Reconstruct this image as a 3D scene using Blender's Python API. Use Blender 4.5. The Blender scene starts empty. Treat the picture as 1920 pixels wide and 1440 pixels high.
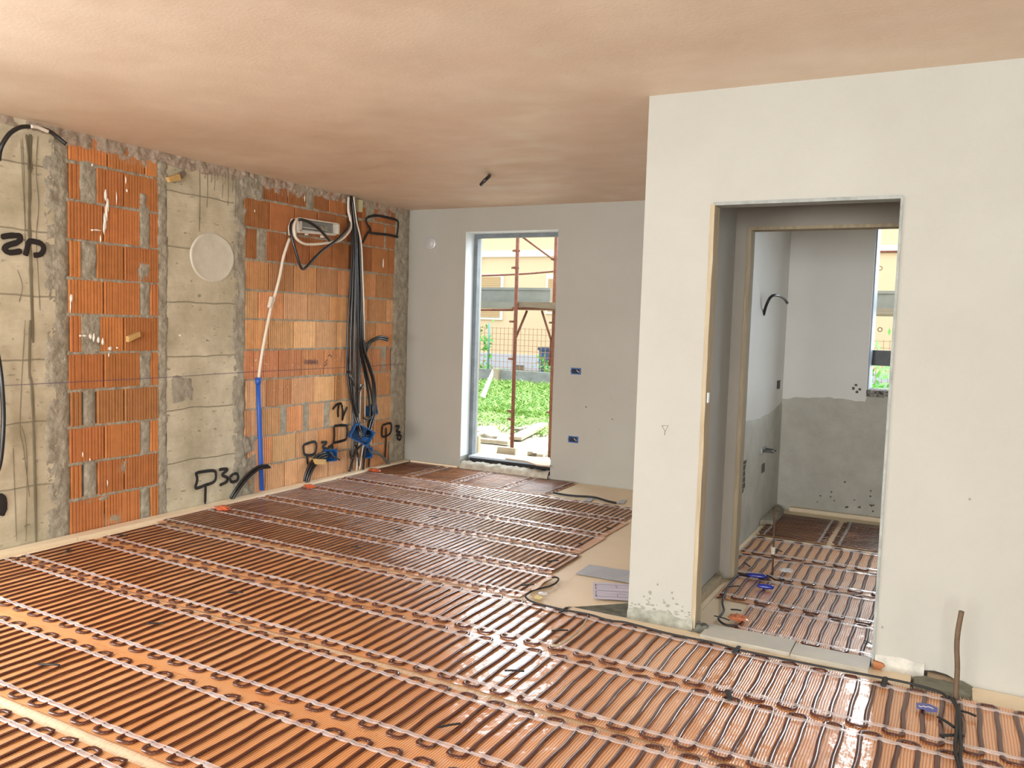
import bpy, math, random
from mathutils import Vector, Matrix, noise
random.seed(7)
C = bpy.context.scene.collection
S = bpy.context.scene
# ------------------------------------------------------------------ camera, world, light, exposure
CP = Vector((5.1803, -7.4599, 1.5318))
CR = Vector((0.88537, 0.46386, 0.03085)); CU = Vector((-0.06088, 0.04990, 0.99690)); CF = Vector((-0.46088, 0.88450, -0.07242))
FPX = 1564.69
cd = bpy.data.cameras.new('camera'); cam = bpy.data.objects.new('camera', cd); C.objects.link(cam)
cd.sensor_fit = 'HORIZONTAL'; cd.sensor_width = 36; cd.lens = FPX / 1920 * 36; cd.clip_start = .05; cd.clip_end = 400
M3 = Matrix((CR, CU, -CF)).transposed(); cam.matrix_world = Matrix.Translation(CP) @ M3.to_4x4()
S.camera = cam
S.view_settings.view_transform = 'Standard'; S.view_settings.look = 'None'; S.view_settings.gamma = 1
S.view_settings.exposure = 0.22; S.view_settings.use_curve_mapping = False
wd = bpy.data.worlds.new('world'); S.world = wd; wd.use_nodes = True
# overcast sky, brighter towards the hidden sun beyond the far wall
_n = wd.node_tree.nodes; _l = wd.node_tree.links; _bg = _n['Background']; _bg.inputs[0].default_value = (.86, .94, 1, 1)
_tc = _n.new('ShaderNodeTexCoord'); _dp = _n.new('ShaderNodeVectorMath'); _dp.operation = 'DOT_PRODUCT'; _dp.inputs[1].default_value = (.05, .80, .60); _l.new(_tc.outputs['Generated'], _dp.inputs[0])
_mx = _n.new('ShaderNodeMath'); _mx.operation = 'MAXIMUM'; _mx.inputs[1].default_value = 0; _l.new(_dp.outputs['Value'], _mx.inputs[0])
_pw = _n.new('ShaderNodeMath'); _pw.operation = 'POWER'; _pw.inputs[1].default_value = 4; _l.new(_mx.outputs[0], _pw.inputs[0])
_ma = _n.new('ShaderNodeMath'); _ma.operation = 'MULTIPLY_ADD'; _ma.inputs[1].default_value = 20.0; _ma.inputs[2].default_value = 2.0; _l.new(_pw.outputs[0], _ma.inputs[0]); _l.new(_ma.outputs[0], _bg.inputs[1])
def area(name, loc, rot, sx, sy, power, col=(1, 1, 1)):
    l = bpy.data.lights.new(name, 'AREA'); l.shape = 'RECTANGLE'; l.size = sx; l.size_y = sy; l.energy = power; l.color = col
    o = bpy.data.objects.new(name, l); C.objects.link(o); o.location = loc; o.rotation_euler = rot; return o
# area lamps added as daylight fill in unseen openings behind and beside the camera
area('daylight_fill_rear_left', (2.2, -16.55, 1.35), (math.radians(72), 0, 0), 3.4, 2.4, 610, (1, .985, .96))
area('daylight_fill_rear_right', (6.9, -16.55, 1.35), (math.radians(72), 0, 0), 3.4, 2.4, 610, (1, .985, .96))
area('daylight_fill_side', (9.55, -8.6, 1.35), (math.radians(68), 0, math.pi/2), 2.4, 2.3, 150, (1, .985, .96))
area('daylight_fill_left', (-.05, -6.5, 1.40), (math.radians(52), 0, -math.pi/2), 2.1, 2.0, 150, (1, .985, .96))

def W(px, py, ax, val):
    """where the sight line through a point of the photograph meets a real plane of the room"""
    d = CF + CR*((px-960)/FPX) - CU*((py-720)/FPX)
    return CP + d*((val-CP[ax])/d[ax])

# ------------------------------------------------------------------ helpers
class MB:
    def __init__(s): s.v = []; s.f = []; s.c = []; s.mi = []
    def add(s, vs, fs, col=None, mi=0):
        n = len(s.v); s.v += [tuple(v) for v in vs]; s.f += [tuple(n+i for i in f) for f in fs]
        s.c += [col or (1, 1, 1)]*len(vs); s.mi += [mi]*len(fs); return s
    def box(s, x0, x1, y0, y1, z0, z1, col=None, mi=0):
        return s.add([(x, y, z) for x in (x0, x1) for y in (y0, y1) for z in (z0, z1)],
                     [(0, 1, 3, 2), (4, 6, 7, 5), (0, 4, 5, 1), (2, 3, 7, 6), (0, 2, 6, 4), (1, 5, 7, 3)], col, mi)
    def tube(s, pts, r, n=8, flat=None, col=None, caps=True, mi=0):
        """round tube along pts; flat = height ratio relative to world z"""
        P = [Vector(p) for p in pts]; vs = []; fs = []; prev = None
        rr = r if isinstance(r, (list, tuple)) else [r]*len(P)
        for i, p in enumerate(P):
            t = (P[min(i+1, len(P)-1)] - P[max(i-1, 0)])
            if t.length < 1e-9: t = Vector((0, 0, 1))
            t.normalize()
            if flat is not None:
                a = t.cross(Vector((0, 0, 1)))
                if a.length < 1e-6: a = Vector((1, 0, 0))
                a.normalize(); b = a.cross(t)*flat
            else:
                if prev is None:
                    a = t.cross(Vector((0, 0, 1)) if abs(t.z) < .9 else Vector((0, 1, 0)))
                else: a = prev - t*prev.dot(t)
                a.normalize(); b = t.cross(a); prev = a
            for k in range(n):
                an = 2*math.pi*k/n; vs.append(p + (a*math.cos(an) + b*math.sin(an))*rr[i])
        for i in range(len(P)-1):
            for k in range(n):
                fs.append((i*n+k, i*n+(k+1) % n, (i+1)*n+(k+1) % n, (i+1)*n+k))
        if caps:
            fs.append(tuple(range(n))[::-1]); fs.append(tuple(range((len(P)-1)*n, len(P)*n)))
        return s.add(vs, fs, col, mi)
    def prism(s, poly, off, col=None, mi=0):
        """poly: list of 3D points (planar), off: extrusion vector"""
        n = len(poly); off = Vector(off); a = [Vector(p) for p in poly]; b = [p+off for p in a]
        return s.add(a+b, [tuple(range(n))[::-1], tuple(range(n, 2*n))] + [(i, (i+1) % n, n+(i+1) % n, n+i) for i in range(n)], col, mi)
    def obj(s, name, mat, parent=None, smooth=False, fix=True):
        me = bpy.data.meshes.new(name); L = parent_loc(parent)
        me.from_pydata([(v[0]-L[0], v[1]-L[1], v[2]-L[2]) for v in s.v], [], s.f)
        if any(c != (1, 1, 1) for c in s.c):
            ca = me.color_attributes.new('Col', 'FLOAT_COLOR', 'POINT')
            for i, c in enumerate(s.c): ca.data[i].color = (*c, 1)
        for m in (mat if isinstance(mat, (list, tuple)) else [mat]): me.materials.append(m)
        if any(s.mi): me.polygons.foreach_set('material_index', s.mi)
        if smooth: me.polygons.foreach_set('use_smooth', [True]*len(me.polygons))
        if fix:
            import bmesh
            bm = bmesh.new(); bm.from_mesh(me); bmesh.ops.recalc_face_normals(bm, faces=bm.faces); bm.to_mesh(me); bm.free()
        me.update()
        o = bpy.data.objects.new(name, me); C.objects.link(o)
        if parent: o.parent = parent
        return o
def parent_loc(p):
    L = Vector((0, 0, 0))
    while p: L += p.location; p = p.parent
    return L
def tag(o, label, cat, group=None, kind=None):
    o['label'] = label; o['category'] = cat
    if group: o['group'] = group
    if kind: o['kind'] = kind
    return o
def thing(name, label, cat, loc=(0, 0, 0), group=None):
    o = bpy.data.objects.new(name, None); C.objects.link(o); o.location = loc; o.empty_display_size = .1
    return tag(o, label, cat, group)
def struct(name, mb, mat, **k):
    o = mb.obj(name, mat, **k); o['kind'] = 'structure'; return o
def fbm(p, s, o=3): return noise.fractal(Vector(p)*s, 1.0, 2.0, o)
def smoothline(P, k=4):
    P = [Vector(p) for p in P]; out = []
    for i in range(len(P)-1):
        p0, p1, p2, p3 = P[max(i-1, 0)], P[i], P[i+1], P[min(i+2, len(P)-1)]
        for j in range(k):
            t = j/k; out.append(.5*((2*p1) + (p2-p0)*t + (2*p0-5*p1+4*p2-p3)*t*t + (3*p1-p0-3*p2+p3)*t**3))
    return out + [P[-1]]

# ------------------------------------------------------------------ materials
def mat(name, col, rough=.6, metal=0, spec=.5, coat=0, coatr=.1, vcol=False, var=0, vs=3, var2=None, bump=0, bs=40, alpha=None, stretch=None, trans=0):
    """principled with optional noise variation between col and var2"""
    m = bpy.data.materials.new(name); m.use_nodes = True; t = m.node_tree; N = t.nodes; Lk = t.links; b = N['Principled BSDF']
    b.inputs['Roughness'].default_value = rough; b.inputs['Metallic'].default_value = metal
    b.inputs['Specular IOR Level'].default_value = spec; b.inputs['Coat Weight'].default_value = coat; b.inputs['Coat Roughness'].default_value = coatr
    b.inputs['Base Color'].default_value = (*col, 1)
    tc = N.new('ShaderNodeTexCoord'); src = tc.outputs['Object']
    if stretch:
        mp = N.new('ShaderNodeMapping'); mp.inputs['Scale'].default_value = stretch; Lk.new(src, mp.inputs[0]); src = mp.outputs[0]
    out = None
    if var2:
        nz = N.new('ShaderNodeTexNoise'); nz.inputs['Scale'].default_value = vs; nz.inputs['Detail'].default_value = 6; nz.inputs['Roughness'].default_value = .65
        Lk.new(src, nz.inputs['Vector'])
        rp = N.new('ShaderNodeValToRGB'); rp.color_ramp.elements[0].position = .5-.25*(1-var); rp.color_ramp.elements[1].position = .5+.25*(1-var)
        rp.color_ramp.elements[0].color = (*col, 1); rp.color_ramp.elements[1].color = (*var2, 1)
        Lk.new(nz.outputs[0], rp.inputs[0]); out = rp.outputs[0]
    if vcol:
        at = N.new('ShaderNodeAttribute'); at.attribute_name = 'Col'
        if out:
            mx = N.new('ShaderNodeMix'); mx.data_type = 'RGBA'; mx.blend_type = 'MULTIPLY'; mx.inputs[0].default_value = 1
            Lk.new(out, mx.inputs[6]); Lk.new(at.outputs[0], mx.inputs[7]); out = mx.outputs[2]
        else: out = at.outputs[0]
    if out: Lk.new(out, b.inputs['Base Color'])
    if bump:
        n2 = N.new('ShaderNodeTexNoise'); n2.inputs['Scale'].default_value = bs; n2.inputs['Detail'].default_value = 5; Lk.new(src, n2.inputs['Vector'])
        bp = N.new('ShaderNodeBump'); bp.inputs['Strength'].default_value = 1; bp.inputs['Distance'].default_value = bump
        Lk.new(n2.outputs[0], bp.inputs['Height']); Lk.new(bp.outputs[0], b.inputs['Normal'])
    if alpha is not None: b.inputs['Alpha'].default_value = alpha
    return m
def nodes(m): return m.node_tree.nodes, m.node_tree.links, m.node_tree.nodes['Principled BSDF']

M = {}
M['plaster'] = mat('wall_plaster', (.365, .355, .315), .85, var2=(.405, .40, .36), vs=1.3, bump=.0006, bs=120)
M['lobby'] = mat('shaded_lobby_plaster', (.31, .285, .245), .85, var2=(.36, .335, .29), vs=2)  # grey plaster, darkened: the lobby's dimmer light is put into its colour
M['bath_plaster'] = mat('bathroom_plaster', (.78, .78, .745), .45, var2=(.84, .84, .81), vs=1.5, bump=.001, bs=30)
M['cement_render'] = mat('grey_cement_render', (.44, .43, .37), .6, var2=(.60, .59, .53), vs=5, bump=.002, bs=35)
M['ceiling'] = mat('ceiling_plaster', (.62, .485, .365), .8, var2=(.74, .62, .495), vs=1.6, bump=.0008, bs=60)
M['concrete'] = mat('board_marked_concrete', (.40, .355, .24), .9, var2=(.70, .635, .475), vs=3.0, var=.25, bump=.004, bs=18)
M['mortar'] = mat('grey_mortar', (.245, .222, .165), .95, var2=(.45, .41, .325), vs=14, var=.2, bump=.010, bs=38)
M['splash'] = mat('pinkish_plaster_splash', (.46, .36, .28), .95, var2=(.30, .25, .19), vs=40, var=.4, bump=.004, bs=90)
M['brick'] = mat('hollow_brick', (.84, .84, .84), .9, vcol=True, var2=(1.1, 1.1, 1.1), vs=14, bump=.0015, bs=80)
M['board'] = mat('insulation_board', (.80, .66, .47), .5, var2=(.86, .73, .54), vs=2, bump=.0006, bs=90)
M['wood'] = mat('raw_softwood', (.30, .235, .145), .75, var2=(.45, .38, .26), vs=6, stretch=(6, 6, .6), bump=.001, bs=40)
M['plank'] = mat('light_plank', (.38, .29, .19), .75, var2=(.52, .43, .31), vs=5, bump=.001, bs=40)
M['black'] = mat('black_conduit', (.012, .012, .013), .32, coat=.3, coatr=.2)
M['blackmat'] = mat('black_rubber', (.012, .012, .014), .55)
M['spray'] = mat('black_spray_paint', (.018, .014, .013), .8)
M['grey'] = mat('grey_conduit', (.12, .12, .115), .3)
M['white'] = mat('white_plastic', (.72, .66, .57), .35)
M['wconduit'] = mat('white_conduit', (.76, .68, .56), .4)
M['blue'] = mat('blue_plastic', (.010, .085, .27), .4)
M['bluepipe'] = mat('blue_pipe', (.02, .10, .46), .45)
M['bluetape'] = mat('blue_tape', (.015, .03, .34), .3, coat=.5)
M['steel'] = mat('galvanised_steel', (.30, .34, .36), .45, metal=.6, var2=(.42, .46, .48), vs=12)
M['bead'] = mat('dull_corner_bead', (.16, .175, .165), .6, var2=(.36, .38, .36), vs=14)
M['dark'] = mat('dark_metal_frame', (.10, .125, .14), .5, var2=(.2, .23, .25), vs=9)
M['silver'] = mat('silver_cap', (.62, .64, .65), .35, metal=.4)
M['rust'] = mat('rusty_red_steel', (.11, .028, .014), .7, var2=(.22, .085, .045), vs=25, bump=.001, bs=80)
M['rustrod'] = mat('rusty_reinforcing_bar', (.085, .052, .028), .7, var2=(.14, .09, .052), vs=30)
M['deck'] = mat('steel_deck', (.17, .175, .15), .6, var2=(.24, .245, .215), vs=5)
M['timber'] = mat('weathered_timber', (.14, .11, .075), .8, var2=(.24, .19, .13), vs=12, stretch=(.6, 6, 6))
M['house'] = mat('peach_house_render', (.78, .60, .38), .9)
M['housegrey'] = mat('white_blue_house_plinth', (.56, .59, .64), .9)
M['housewhite'] = mat('white_render_band', (.80, .76, .68), .9)
M['shutter'] = mat('cream_roller_shutter', (.56, .38, .19), .7)
M['oldwall'] = mat('weathered_garden_wall', (.18, .185, .175), .95, var2=(.36, .37, .355), vs=3, bump=.02, bs=8)
M['earth'] = mat('bare_earth', (.18, .15, .095), .95, var2=(.30, .27, .19), vs=1.6, bump=.03, bs=5)
M['grass'] = mat('grass_green', (.09, .25, .025), .7, var2=(.36, .52, .12), vs=2.2)
M['leaf'] = mat('leaf_green', (.10, .32, .05), .6, var2=(.2, .5, .1), vs=3)
M['fence'] = mat('rusty_mesh_fence', (.42, .22, .12), .7)
M['bluepost'] = mat('green_fence_post', (.16, .34, .30), .6)
M['paper'] = mat('lilac_white_paper', (.60, .58, .72), .6)
M['paper2'] = mat('bluish_paper', (.47, .50, .56), .5)
M['ink'] = mat('dark_print', (.06, .05, .09), .8)
M['plastic'] = mat('clear_plastic_wrap', (.85, .87, .9), .12, coat=1, coatr=.05, bump=.004, bs=60, alpha=.55)
M['white_paint'] = mat('white_paint_splash', (.82, .78, .70), .6)
M['chalk'] = mat('purple_chalk_line', (.16, .13, .24), .9, alpha=.6)
M['stain'] = mat('dark_drip_stain', (.17, .145, .09), .85, alpha=.75)
M['blacktar'] = mat('dirty_dark_concrete', (.05, .055, .045), .9, var2=(.22, .23, .19), vs=14, bump=.006, bs=40)
M['threshold'] = mat('dusty_threshold_board', (.62, .58, .48), .6, var2=(.46, .46, .42), vs=5, var=-.2, bump=.001, bs=40)
M['skirt'] = mat('dirty_white_plaster_edge', (.60, .58, .52), .85, var2=(.35, .35, .31), vs=14, var=.2, bump=.004, bs=40)

# ceiling: blotchy damp plaster with a changing sheen
nd, lk, b = nodes(M['ceiling'])
tc = nd.new('ShaderNodeTexCoord'); mp = nd.new('ShaderNodeMapping'); mp.inputs['Scale'].default_value = (1, 1.6, 1); lk.new(tc.outputs['Object'], mp.inputs[0])
nz = nd.new('ShaderNodeTexNoise'); nz.inputs['Scale'].default_value = 2.2; nz.inputs['Detail'].default_value = 5; nz.inputs['Distortion'].default_value = .6; lk.new(mp.outputs[0], nz.inputs[0])
mr = nd.new('ShaderNodeMapRange'); mr.inputs[1].default_value = .35; mr.inputs[2].default_value = .7; mr.inputs[3].default_value = .40; mr.inputs[4].default_value = .75
lk.new(nz.outputs[0], mr.inputs[0]); lk.new(mr.outputs[0], b.inputs['Roughness'])
b.inputs['Specular IOR Level'].default_value = .5

# concrete: horizontal board marks
def board_marks(m, pitch=.41):
    nd, lk, b = nodes(m); tc = nd.new('ShaderNodeTexCoord'); sp = nd.new('ShaderNodeSeparateXYZ'); lk.new(tc.outputs['Object'], sp.inputs[0])
    nz = nd.new('ShaderNodeTexNoise'); nz.inputs['Scale'].default_value = 3; lk.new(tc.outputs['Object'], nz.inputs[0])
    a = nd.new('ShaderNodeMath'); a.operation = 'MULTIPLY_ADD'; a.inputs[1].default_value = .05; lk.new(nz.outputs[0], a.inputs[0]); lk.new(sp.outputs[2], a.inputs[2])
    dv = nd.new('ShaderNodeMath'); dv.operation = 'PINGPONG'; dv.inputs[1].default_value = pitch/2; lk.new(a.outputs[0], dv.inputs[0])
    mr = nd.new('ShaderNodeMapRange'); mr.inputs[1].default_value = 0; mr.inputs[2].default_value = .006; lk.new(dv.outputs[0], mr.inputs[0])
    # fine wood grain, stretched along y
    mp = nd.new('ShaderNodeMapping'); mp.inputs['Scale'].default_value = (1, 3, 45); lk.new(tc.outputs['Object'], mp.inputs[0])
    n3 = nd.new('ShaderNodeTexNoise'); n3.inputs['Scale'].default_value = 1.2; n3.inputs['Detail'].default_value = 5; lk.new(mp.outputs[0], n3.inputs[0])
    # pits
    vo = nd.new('ShaderNodeTexNoise'); vo.inputs['Scale'].default_value = 26; vo.inputs['Detail'].default_value = 2
    mp2 = nd.new('ShaderNodeMapping'); mp2.inputs['Scale'].default_value = (1, .5, 1.3); lk.new(tc.outputs['Object'], mp2.inputs[0]); lk.new(mp2.outputs[0], vo.inputs[0])
    pr = nd.new('ShaderNodeMapRange'); pr.inputs[1].default_value = .24; pr.inputs[2].default_value = .34; lk.new(vo.outputs[0], pr.inputs[0])
    h = nd.new('ShaderNodeMath'); h.operation = 'MULTIPLY_ADD'; h.inputs[1].default_value = .35; lk.new(n3.outputs[0], h.inputs[0]); lk.new(mr.outputs[0], h.inputs[2])
    h2 = nd.new('ShaderNodeMath'); h2.operation = 'ADD'; lk.new(h.outputs[0], h2.inputs[0]); lk.new(pr.outputs[0], h2.inputs[1])
    bp = nd.new('ShaderNodeBump'); bp.inputs['Distance'].default_value = .006; lk.new(h2.outputs[0], bp.inputs['Height']); lk.new(bp.outputs[0], b.inputs['Normal'])
    old = b.inputs['Base Color'].links[0].from_socket
    mn = nd.new('ShaderNodeMath'); mn.operation = 'MULTIPLY'; lk.new(mr.outputs[0], mn.inputs[0]); lk.new(pr.outputs[0], mn.inputs[1])
    mx = nd.new('ShaderNodeMix'); mx.data_type = 'RGBA'; mx.inputs[6].default_value = (.36, .33, .24, 1); lk.new(mn.outputs[0], mx.inputs[0]); lk.new(old, mx.inputs[7]); lk.new(mx.outputs[2], b.inputs['Base Color'])
board_marks(M['concrete'])

# heating mat film: fine threads along one axis, sparse ones across
def mat_film(name, axis):
    m = bpy.data.materials.new(name); m.use_nodes = True; nd, lk, b = nodes(m)
    tc = nd.new('ShaderNodeTexCoord'); nz = nd.new('ShaderNodeTexNoise'); nz.inputs['Scale'].default_value = 5; nz.inputs['Detail'].default_value = 3; lk.new(tc.outputs['Object'], nz.inputs[0])
    ds = nd.new('ShaderNodeVectorMath'); ds.operation = 'SCALE'; ds.inputs['Scale'].default_value = .012; lk.new(nz.outputs['Color'], ds.inputs[0])
    ad = nd.new('ShaderNodeVectorMath'); ad.operation = 'ADD'; lk.new(tc.outputs['Object'], ad.inputs[0]); lk.new(ds.outputs[0], ad.inputs[1])
    sp = nd.new('ShaderNodeSeparateXYZ'); lk.new(ad.outputs[0], sp.inputs[0])
    def line(i, pitch, w):
        pp = nd.new('ShaderNodeMath'); pp.operation = 'PINGPONG'; pp.inputs[1].default_value = pitch/2; lk.new(sp.outputs[i], pp.inputs[0])
        mr = nd.new('ShaderNodeMapRange'); mr.inputs[1].default_value = w*.5; mr.inputs[2].default_value = w; mr.inputs[3].default_value = 1; mr.inputs[4].default_value = 0; lk.new(pp.outputs[0], mr.inputs[0]); return mr.outputs[0]
    l1 = line(0 if axis == 'y' else 1, .0105, .0030); l2 = line(1 if axis == 'y' else 0, .009, .0011)
    l2s = nd.new('ShaderNodeMath'); l2s.operation = 'MULTIPLY'; l2s.inputs[1].default_value = .4; lk.new(l2, l2s.inputs[0])
    mxm = nd.new('ShaderNodeMath'); mxm.operation = 'MAXIMUM'; lk.new(l1, mxm.inputs[0]); lk.new(l2s.outputs[0], mxm.inputs[1])
    n2 = nd.new('ShaderNodeTexNoise'); n2.inputs['Scale'].default_value = 2.3; n2.inputs['Detail'].default_value = 4; lk.new(tc.outputs['Object'], n2.inputs[0])
    rp = nd.new('ShaderNodeValToRGB'); rp.color_ramp.elements[0].position = .35; rp.color_ramp.elements[1].position = .65
    rp.color_ramp.elements[0].color = (.93, .45, .17, 1); rp.color_ramp.elements[1].color = (.96, .54, .25, 1); lk.new(n2.outputs[0], rp.inputs[0])
    mx = nd.new('ShaderNodeMix'); mx.data_type = 'RGBA'; mx.inputs[7].default_value = (.46, .12, .04, 1); lk.new(rp.outputs[0], mx.inputs[6])
    f = nd.new('ShaderNodeMath'); f.operation = 'MULTIPLY'; f.inputs[1].default_value = .78; lk.new(mxm.outputs[0], f.inputs[0]); lk.new(f.outputs[0], mx.inputs[0])
    lk.new(mx.outputs[2], b.inputs['Base Color'])
    b.inputs['Roughness'].default_value = .38; b.inputs['Coat Weight'].default_value = 1; b.inputs['Coat Roughness'].default_value = .13; b.inputs['Coat IOR'].default_value = 1.58
    # crinkled plastic
    n4 = nd.new('ShaderNodeTexNoise'); n4.inputs['Scale'].default_value = 9; n4.inputs['Detail'].default_value = 3; lk.new(tc.outputs['Object'], n4.inputs[0])
    hh = nd.new('ShaderNodeMath'); hh.operation = 'MULTIPLY_ADD'; hh.inputs[1].default_value = .08; lk.new(mxm.outputs[0], hh.inputs[0]); lk.new(n4.outputs[0], hh.inputs[2])
    bp = nd.new('ShaderNodeBump'); bp.inputs['Distance'].default_value = .006; lk.new(hh.outputs[0], bp.inputs['Height']); lk.new(bp.outputs[0], b.inputs['Normal']); lk.new(bp.outputs[0], b.inputs['Coat Normal'])
    return m
def cable_mat(name, axis):
    m = bpy.data.materials.new(name); m.use_nodes = True; nd, lk, b = nodes(m)
    tc = nd.new('ShaderNodeTexCoord'); sp = nd.new('ShaderNodeSeparateXYZ'); lk.new(tc.outputs['Object'], sp.inputs[0])
    outs = []
    for i, pitch, w in ((0, .0105, .0009), (1, .0105, .0011)):
        pp = nd.new('ShaderNodeMath'); pp.operation = 'PINGPONG'; pp.inputs[1].default_value = pitch/2; lk.new(sp.outputs[i], pp.inputs[0])
        mr = nd.new('ShaderNodeMapRange'); mr.inputs[1].default_value = w*.6; mr.inputs[2].default_value = w; mr.inputs[3].default_value = 1; mr.inputs[4].default_value = 0; lk.new(pp.outputs[0], mr.inputs[0]); outs.append(mr.outputs[0])
    mxm = nd.new('ShaderNodeMath'); mxm.operation = 'MAXIMUM'; lk.new(outs[0], mxm.inputs[0]); lk.new(outs[1], mxm.inputs[1])
    mx = nd.new('ShaderNodeMix'); mx.data_type = 'RGBA'; mx.inputs[6].default_value = (.050, .009, .004, 1); mx.inputs[7].default_value = (.17, .045, .022, 1); lk.new(mxm.outputs[0], mx.inputs[0])
    lk.new(mx.outputs[2], b.inputs['Base Color']); b.inputs['Roughness'].default_value = .35; b.inputs['Specular IOR Level'].default_value = .25; b.inputs['Coat Weight'].default_value = .6; b.inputs['Coat Roughness'].default_value = .08; b.inputs['Coat IOR'].default_value = 1.5
    return m
M['film_y'] = mat_film('orange_heating_mat_film', 'y'); M['film_x'] = mat_film('orange_heating_mat_film_x', 'x')
M['cable'] = cable_mat('dark_brown_heating_cable', 'y')
# translucent tape with pale and violet streaks
m = M['tape'] = mat('translucent_tape', (.60, .46, .44), .22, coat=1, coatr=.08, var2=(.86, .82, .84), vs=30, var=.2, bump=.002, bs=60, alpha=.6)

# ------------------------------------------------------------------ room shell
H = 2.7; PY = -3.328; PX = 3.761; PT = .10      # partition front plane, its left end, thickness
RX = 9.5; RY = -16.5
struct('floor', MB().box(-.3, RX+.3, RY-.3, .35, -.3, -.045), mat('bare_concrete_floor', (.30, .28, .25), .9, var2=(.40, .38, .34), vs=3, bump=.003, bs=30))
# ceiling as one subdivided slab
struct('ceiling', MB().box(-.3, RX+.3, RY-.3, .35, H, H+.25), M['ceiling'])

def wall_with_holes(name, y0, y1, x0, x1, z0, z1, holes, m):
    mb = MB(); xs = x0
    for hx0, hx1, hz0, hz1 in sorted(holes):
        mb.box(xs, hx0, y0, y1, z0, z1)
        if hz0 > z0: mb.box(hx0, hx1, y0, y1, z0, hz0)
        if hz1 < z1: mb.box(hx0, hx1, y0, y1, hz1, z1)
        xs = hx1
    mb.box(xs, x1, y0, y1, z0, z1); return struct(name, mb, m)
WX0, WX1, WZ0, WZ1 = .705, 1.749, .035, 2.455
BX0, BX1, BZ0, BZ1 = 4.598, 5.5, 1.055, 2.5
wb = wall_with_holes('wall_back', 0, .35, 0, PX+.17, -.3, H, [(WX0, WX1, WZ0, WZ1)], M['plaster'])
wb2 = wall_with_holes('wall_bathroom_back', 0, .35, PX+.17, RX, -.3, H, [(BX0, BX1, BZ0, BZ1)], M['bath_plaster'])
wp = wall_with_holes('wall_partition', PY, PY+PT, PX, RX, -.045, H, [(4.113, 4.958, -.02, 2.15)], M['plaster'])
struct('wall_right', MB().box(PX, PX+.08, PY+PT, 0, -.045, H), M['plaster'])
struct('wall_lobby_left', MB().box(PX+.0801, 4.0, PY+PT, -2.33, -.045, H), M['plaster'])
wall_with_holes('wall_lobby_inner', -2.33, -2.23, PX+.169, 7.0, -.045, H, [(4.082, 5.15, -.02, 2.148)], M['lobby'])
struct('wall_bathroom_right', MB().box(6.0, 6.1, -2.23, 0, -.045, H), M['bath_plaster'])
struct('wall_lobby_right', MB().box(7.0, 7.1, PY+PT, -2.23, -.045, H), M['plaster'])
struct('wall_far_right', MB().box(RX, RX+.3, RY, -9.9, -.3, H).box(RX, RX+.3, -7.3, .35, -.3, H).box(RX, RX+.3, -9.9, -7.3, -.3, .15).box(RX, RX+.3, -9.9, -7.3, 2.55, H), M['plaster'])
wall_with_holes('wall_rear', RY-.3, RY, -.3, RX+.3, -.3, H, [(.45, 3.95, .1, 2.6), (5.15, 8.65, .1, 2.6)], M['plaster'])

# --- left wall: concrete base with brick infill and mortar
wl = struct('wall_left', MB().box(-.3, -.012, RY-.3, -7.5, -.3, H).box(-.3, -.012, -5.1, -3.93, -.3, H).box(-.3, -.012, -3.2, -2.36, -.3, H).box(-.3, -.012, -.26, .35, -.3, H).box(-.3, -.03, -3.93, -3.2, -.3, H).box(-.3, -.03, -2.36, -.26, -.3, H).box(-.3, -.012, -7.5, -5.1, -.3, .2).box(-.3, -.012, -7.5, -5.1, 2.55, H), M['mortar'])
def part(mb, name, m, par, **k): return mb.obj(name, m, par, **k)
def grid_patch(y0, y1, z0, z1, thick, seed, edge=.03, amp=.012, step=.012, top=True, mb=None, base=0, mats=None):
    """lumpy mortar skin on the left wall whose ragged edge dips below the brick faces"""
    mb = mb or MB(); ny = max(3, int((y1-y0)/step)); nz = max(3, int((z1-z0)/step)); vs = []
    for i in range(ny+1):
        for j in range(nz+1):
            y = y0+(y1-y0)*i/ny; z = z0+(z1-z0)*j/nz
            d = min(y-y0, y1-y, z-z0, (z1-z) if top else 9)
            n = fbm((y, z, seed), 12, 4); n2 = fbm((y, z, seed+7), 45, 3)
            h = thick*min(1, d/edge) + amp*n*.8 + amp*.3*n2 - .004 - .01*max(0, 1-d/(edge*.5))
            vs.append((base+max(-.011, h), y, z))
    fs = [(i*(nz+1)+j, (i+1)*(nz+1)+j, (i+1)*(nz+1)+j+1, i*(nz+1)+j+1) for i in range(ny) for j in range(nz)]
    mb.add(vs, fs); return mb
# concrete columns
def concrete_panel(y0, y1, seed, x=.0):
    mb = MB(); ny = int((y1-y0)/.03)+1; nz = 90; vs = []
    for i in range(ny+1):
        for j in range(nz+1):
            y = y0+(y1-y0)*i/ny; z = -.05+(H+.05)*j/nz
            vs.append((x + .004*fbm((y, z, seed), 3) + .003*math.sin(seed+int((z)/.21)*2.3), y, z))
    mb.add(vs, [(i*(nz+1)+j, (i+1)*(nz+1)+j, (i+1)*(nz+1)+j+1, i*(nz+1)+j+1) for i in range(ny) for j in range(nz)])
    return mb
part(concrete_panel(-3.125, -2.42, 3), 'concrete_column', M['concrete'], wl, smooth=True)
part(concrete_panel(-5.1, -4.0, 5), 'concrete_column', M['concrete'], wl, smooth=True)
part(concrete_panel(-.17, 0.0, 9), 'concrete_column', M['mortar'], wl, smooth=True)
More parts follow.
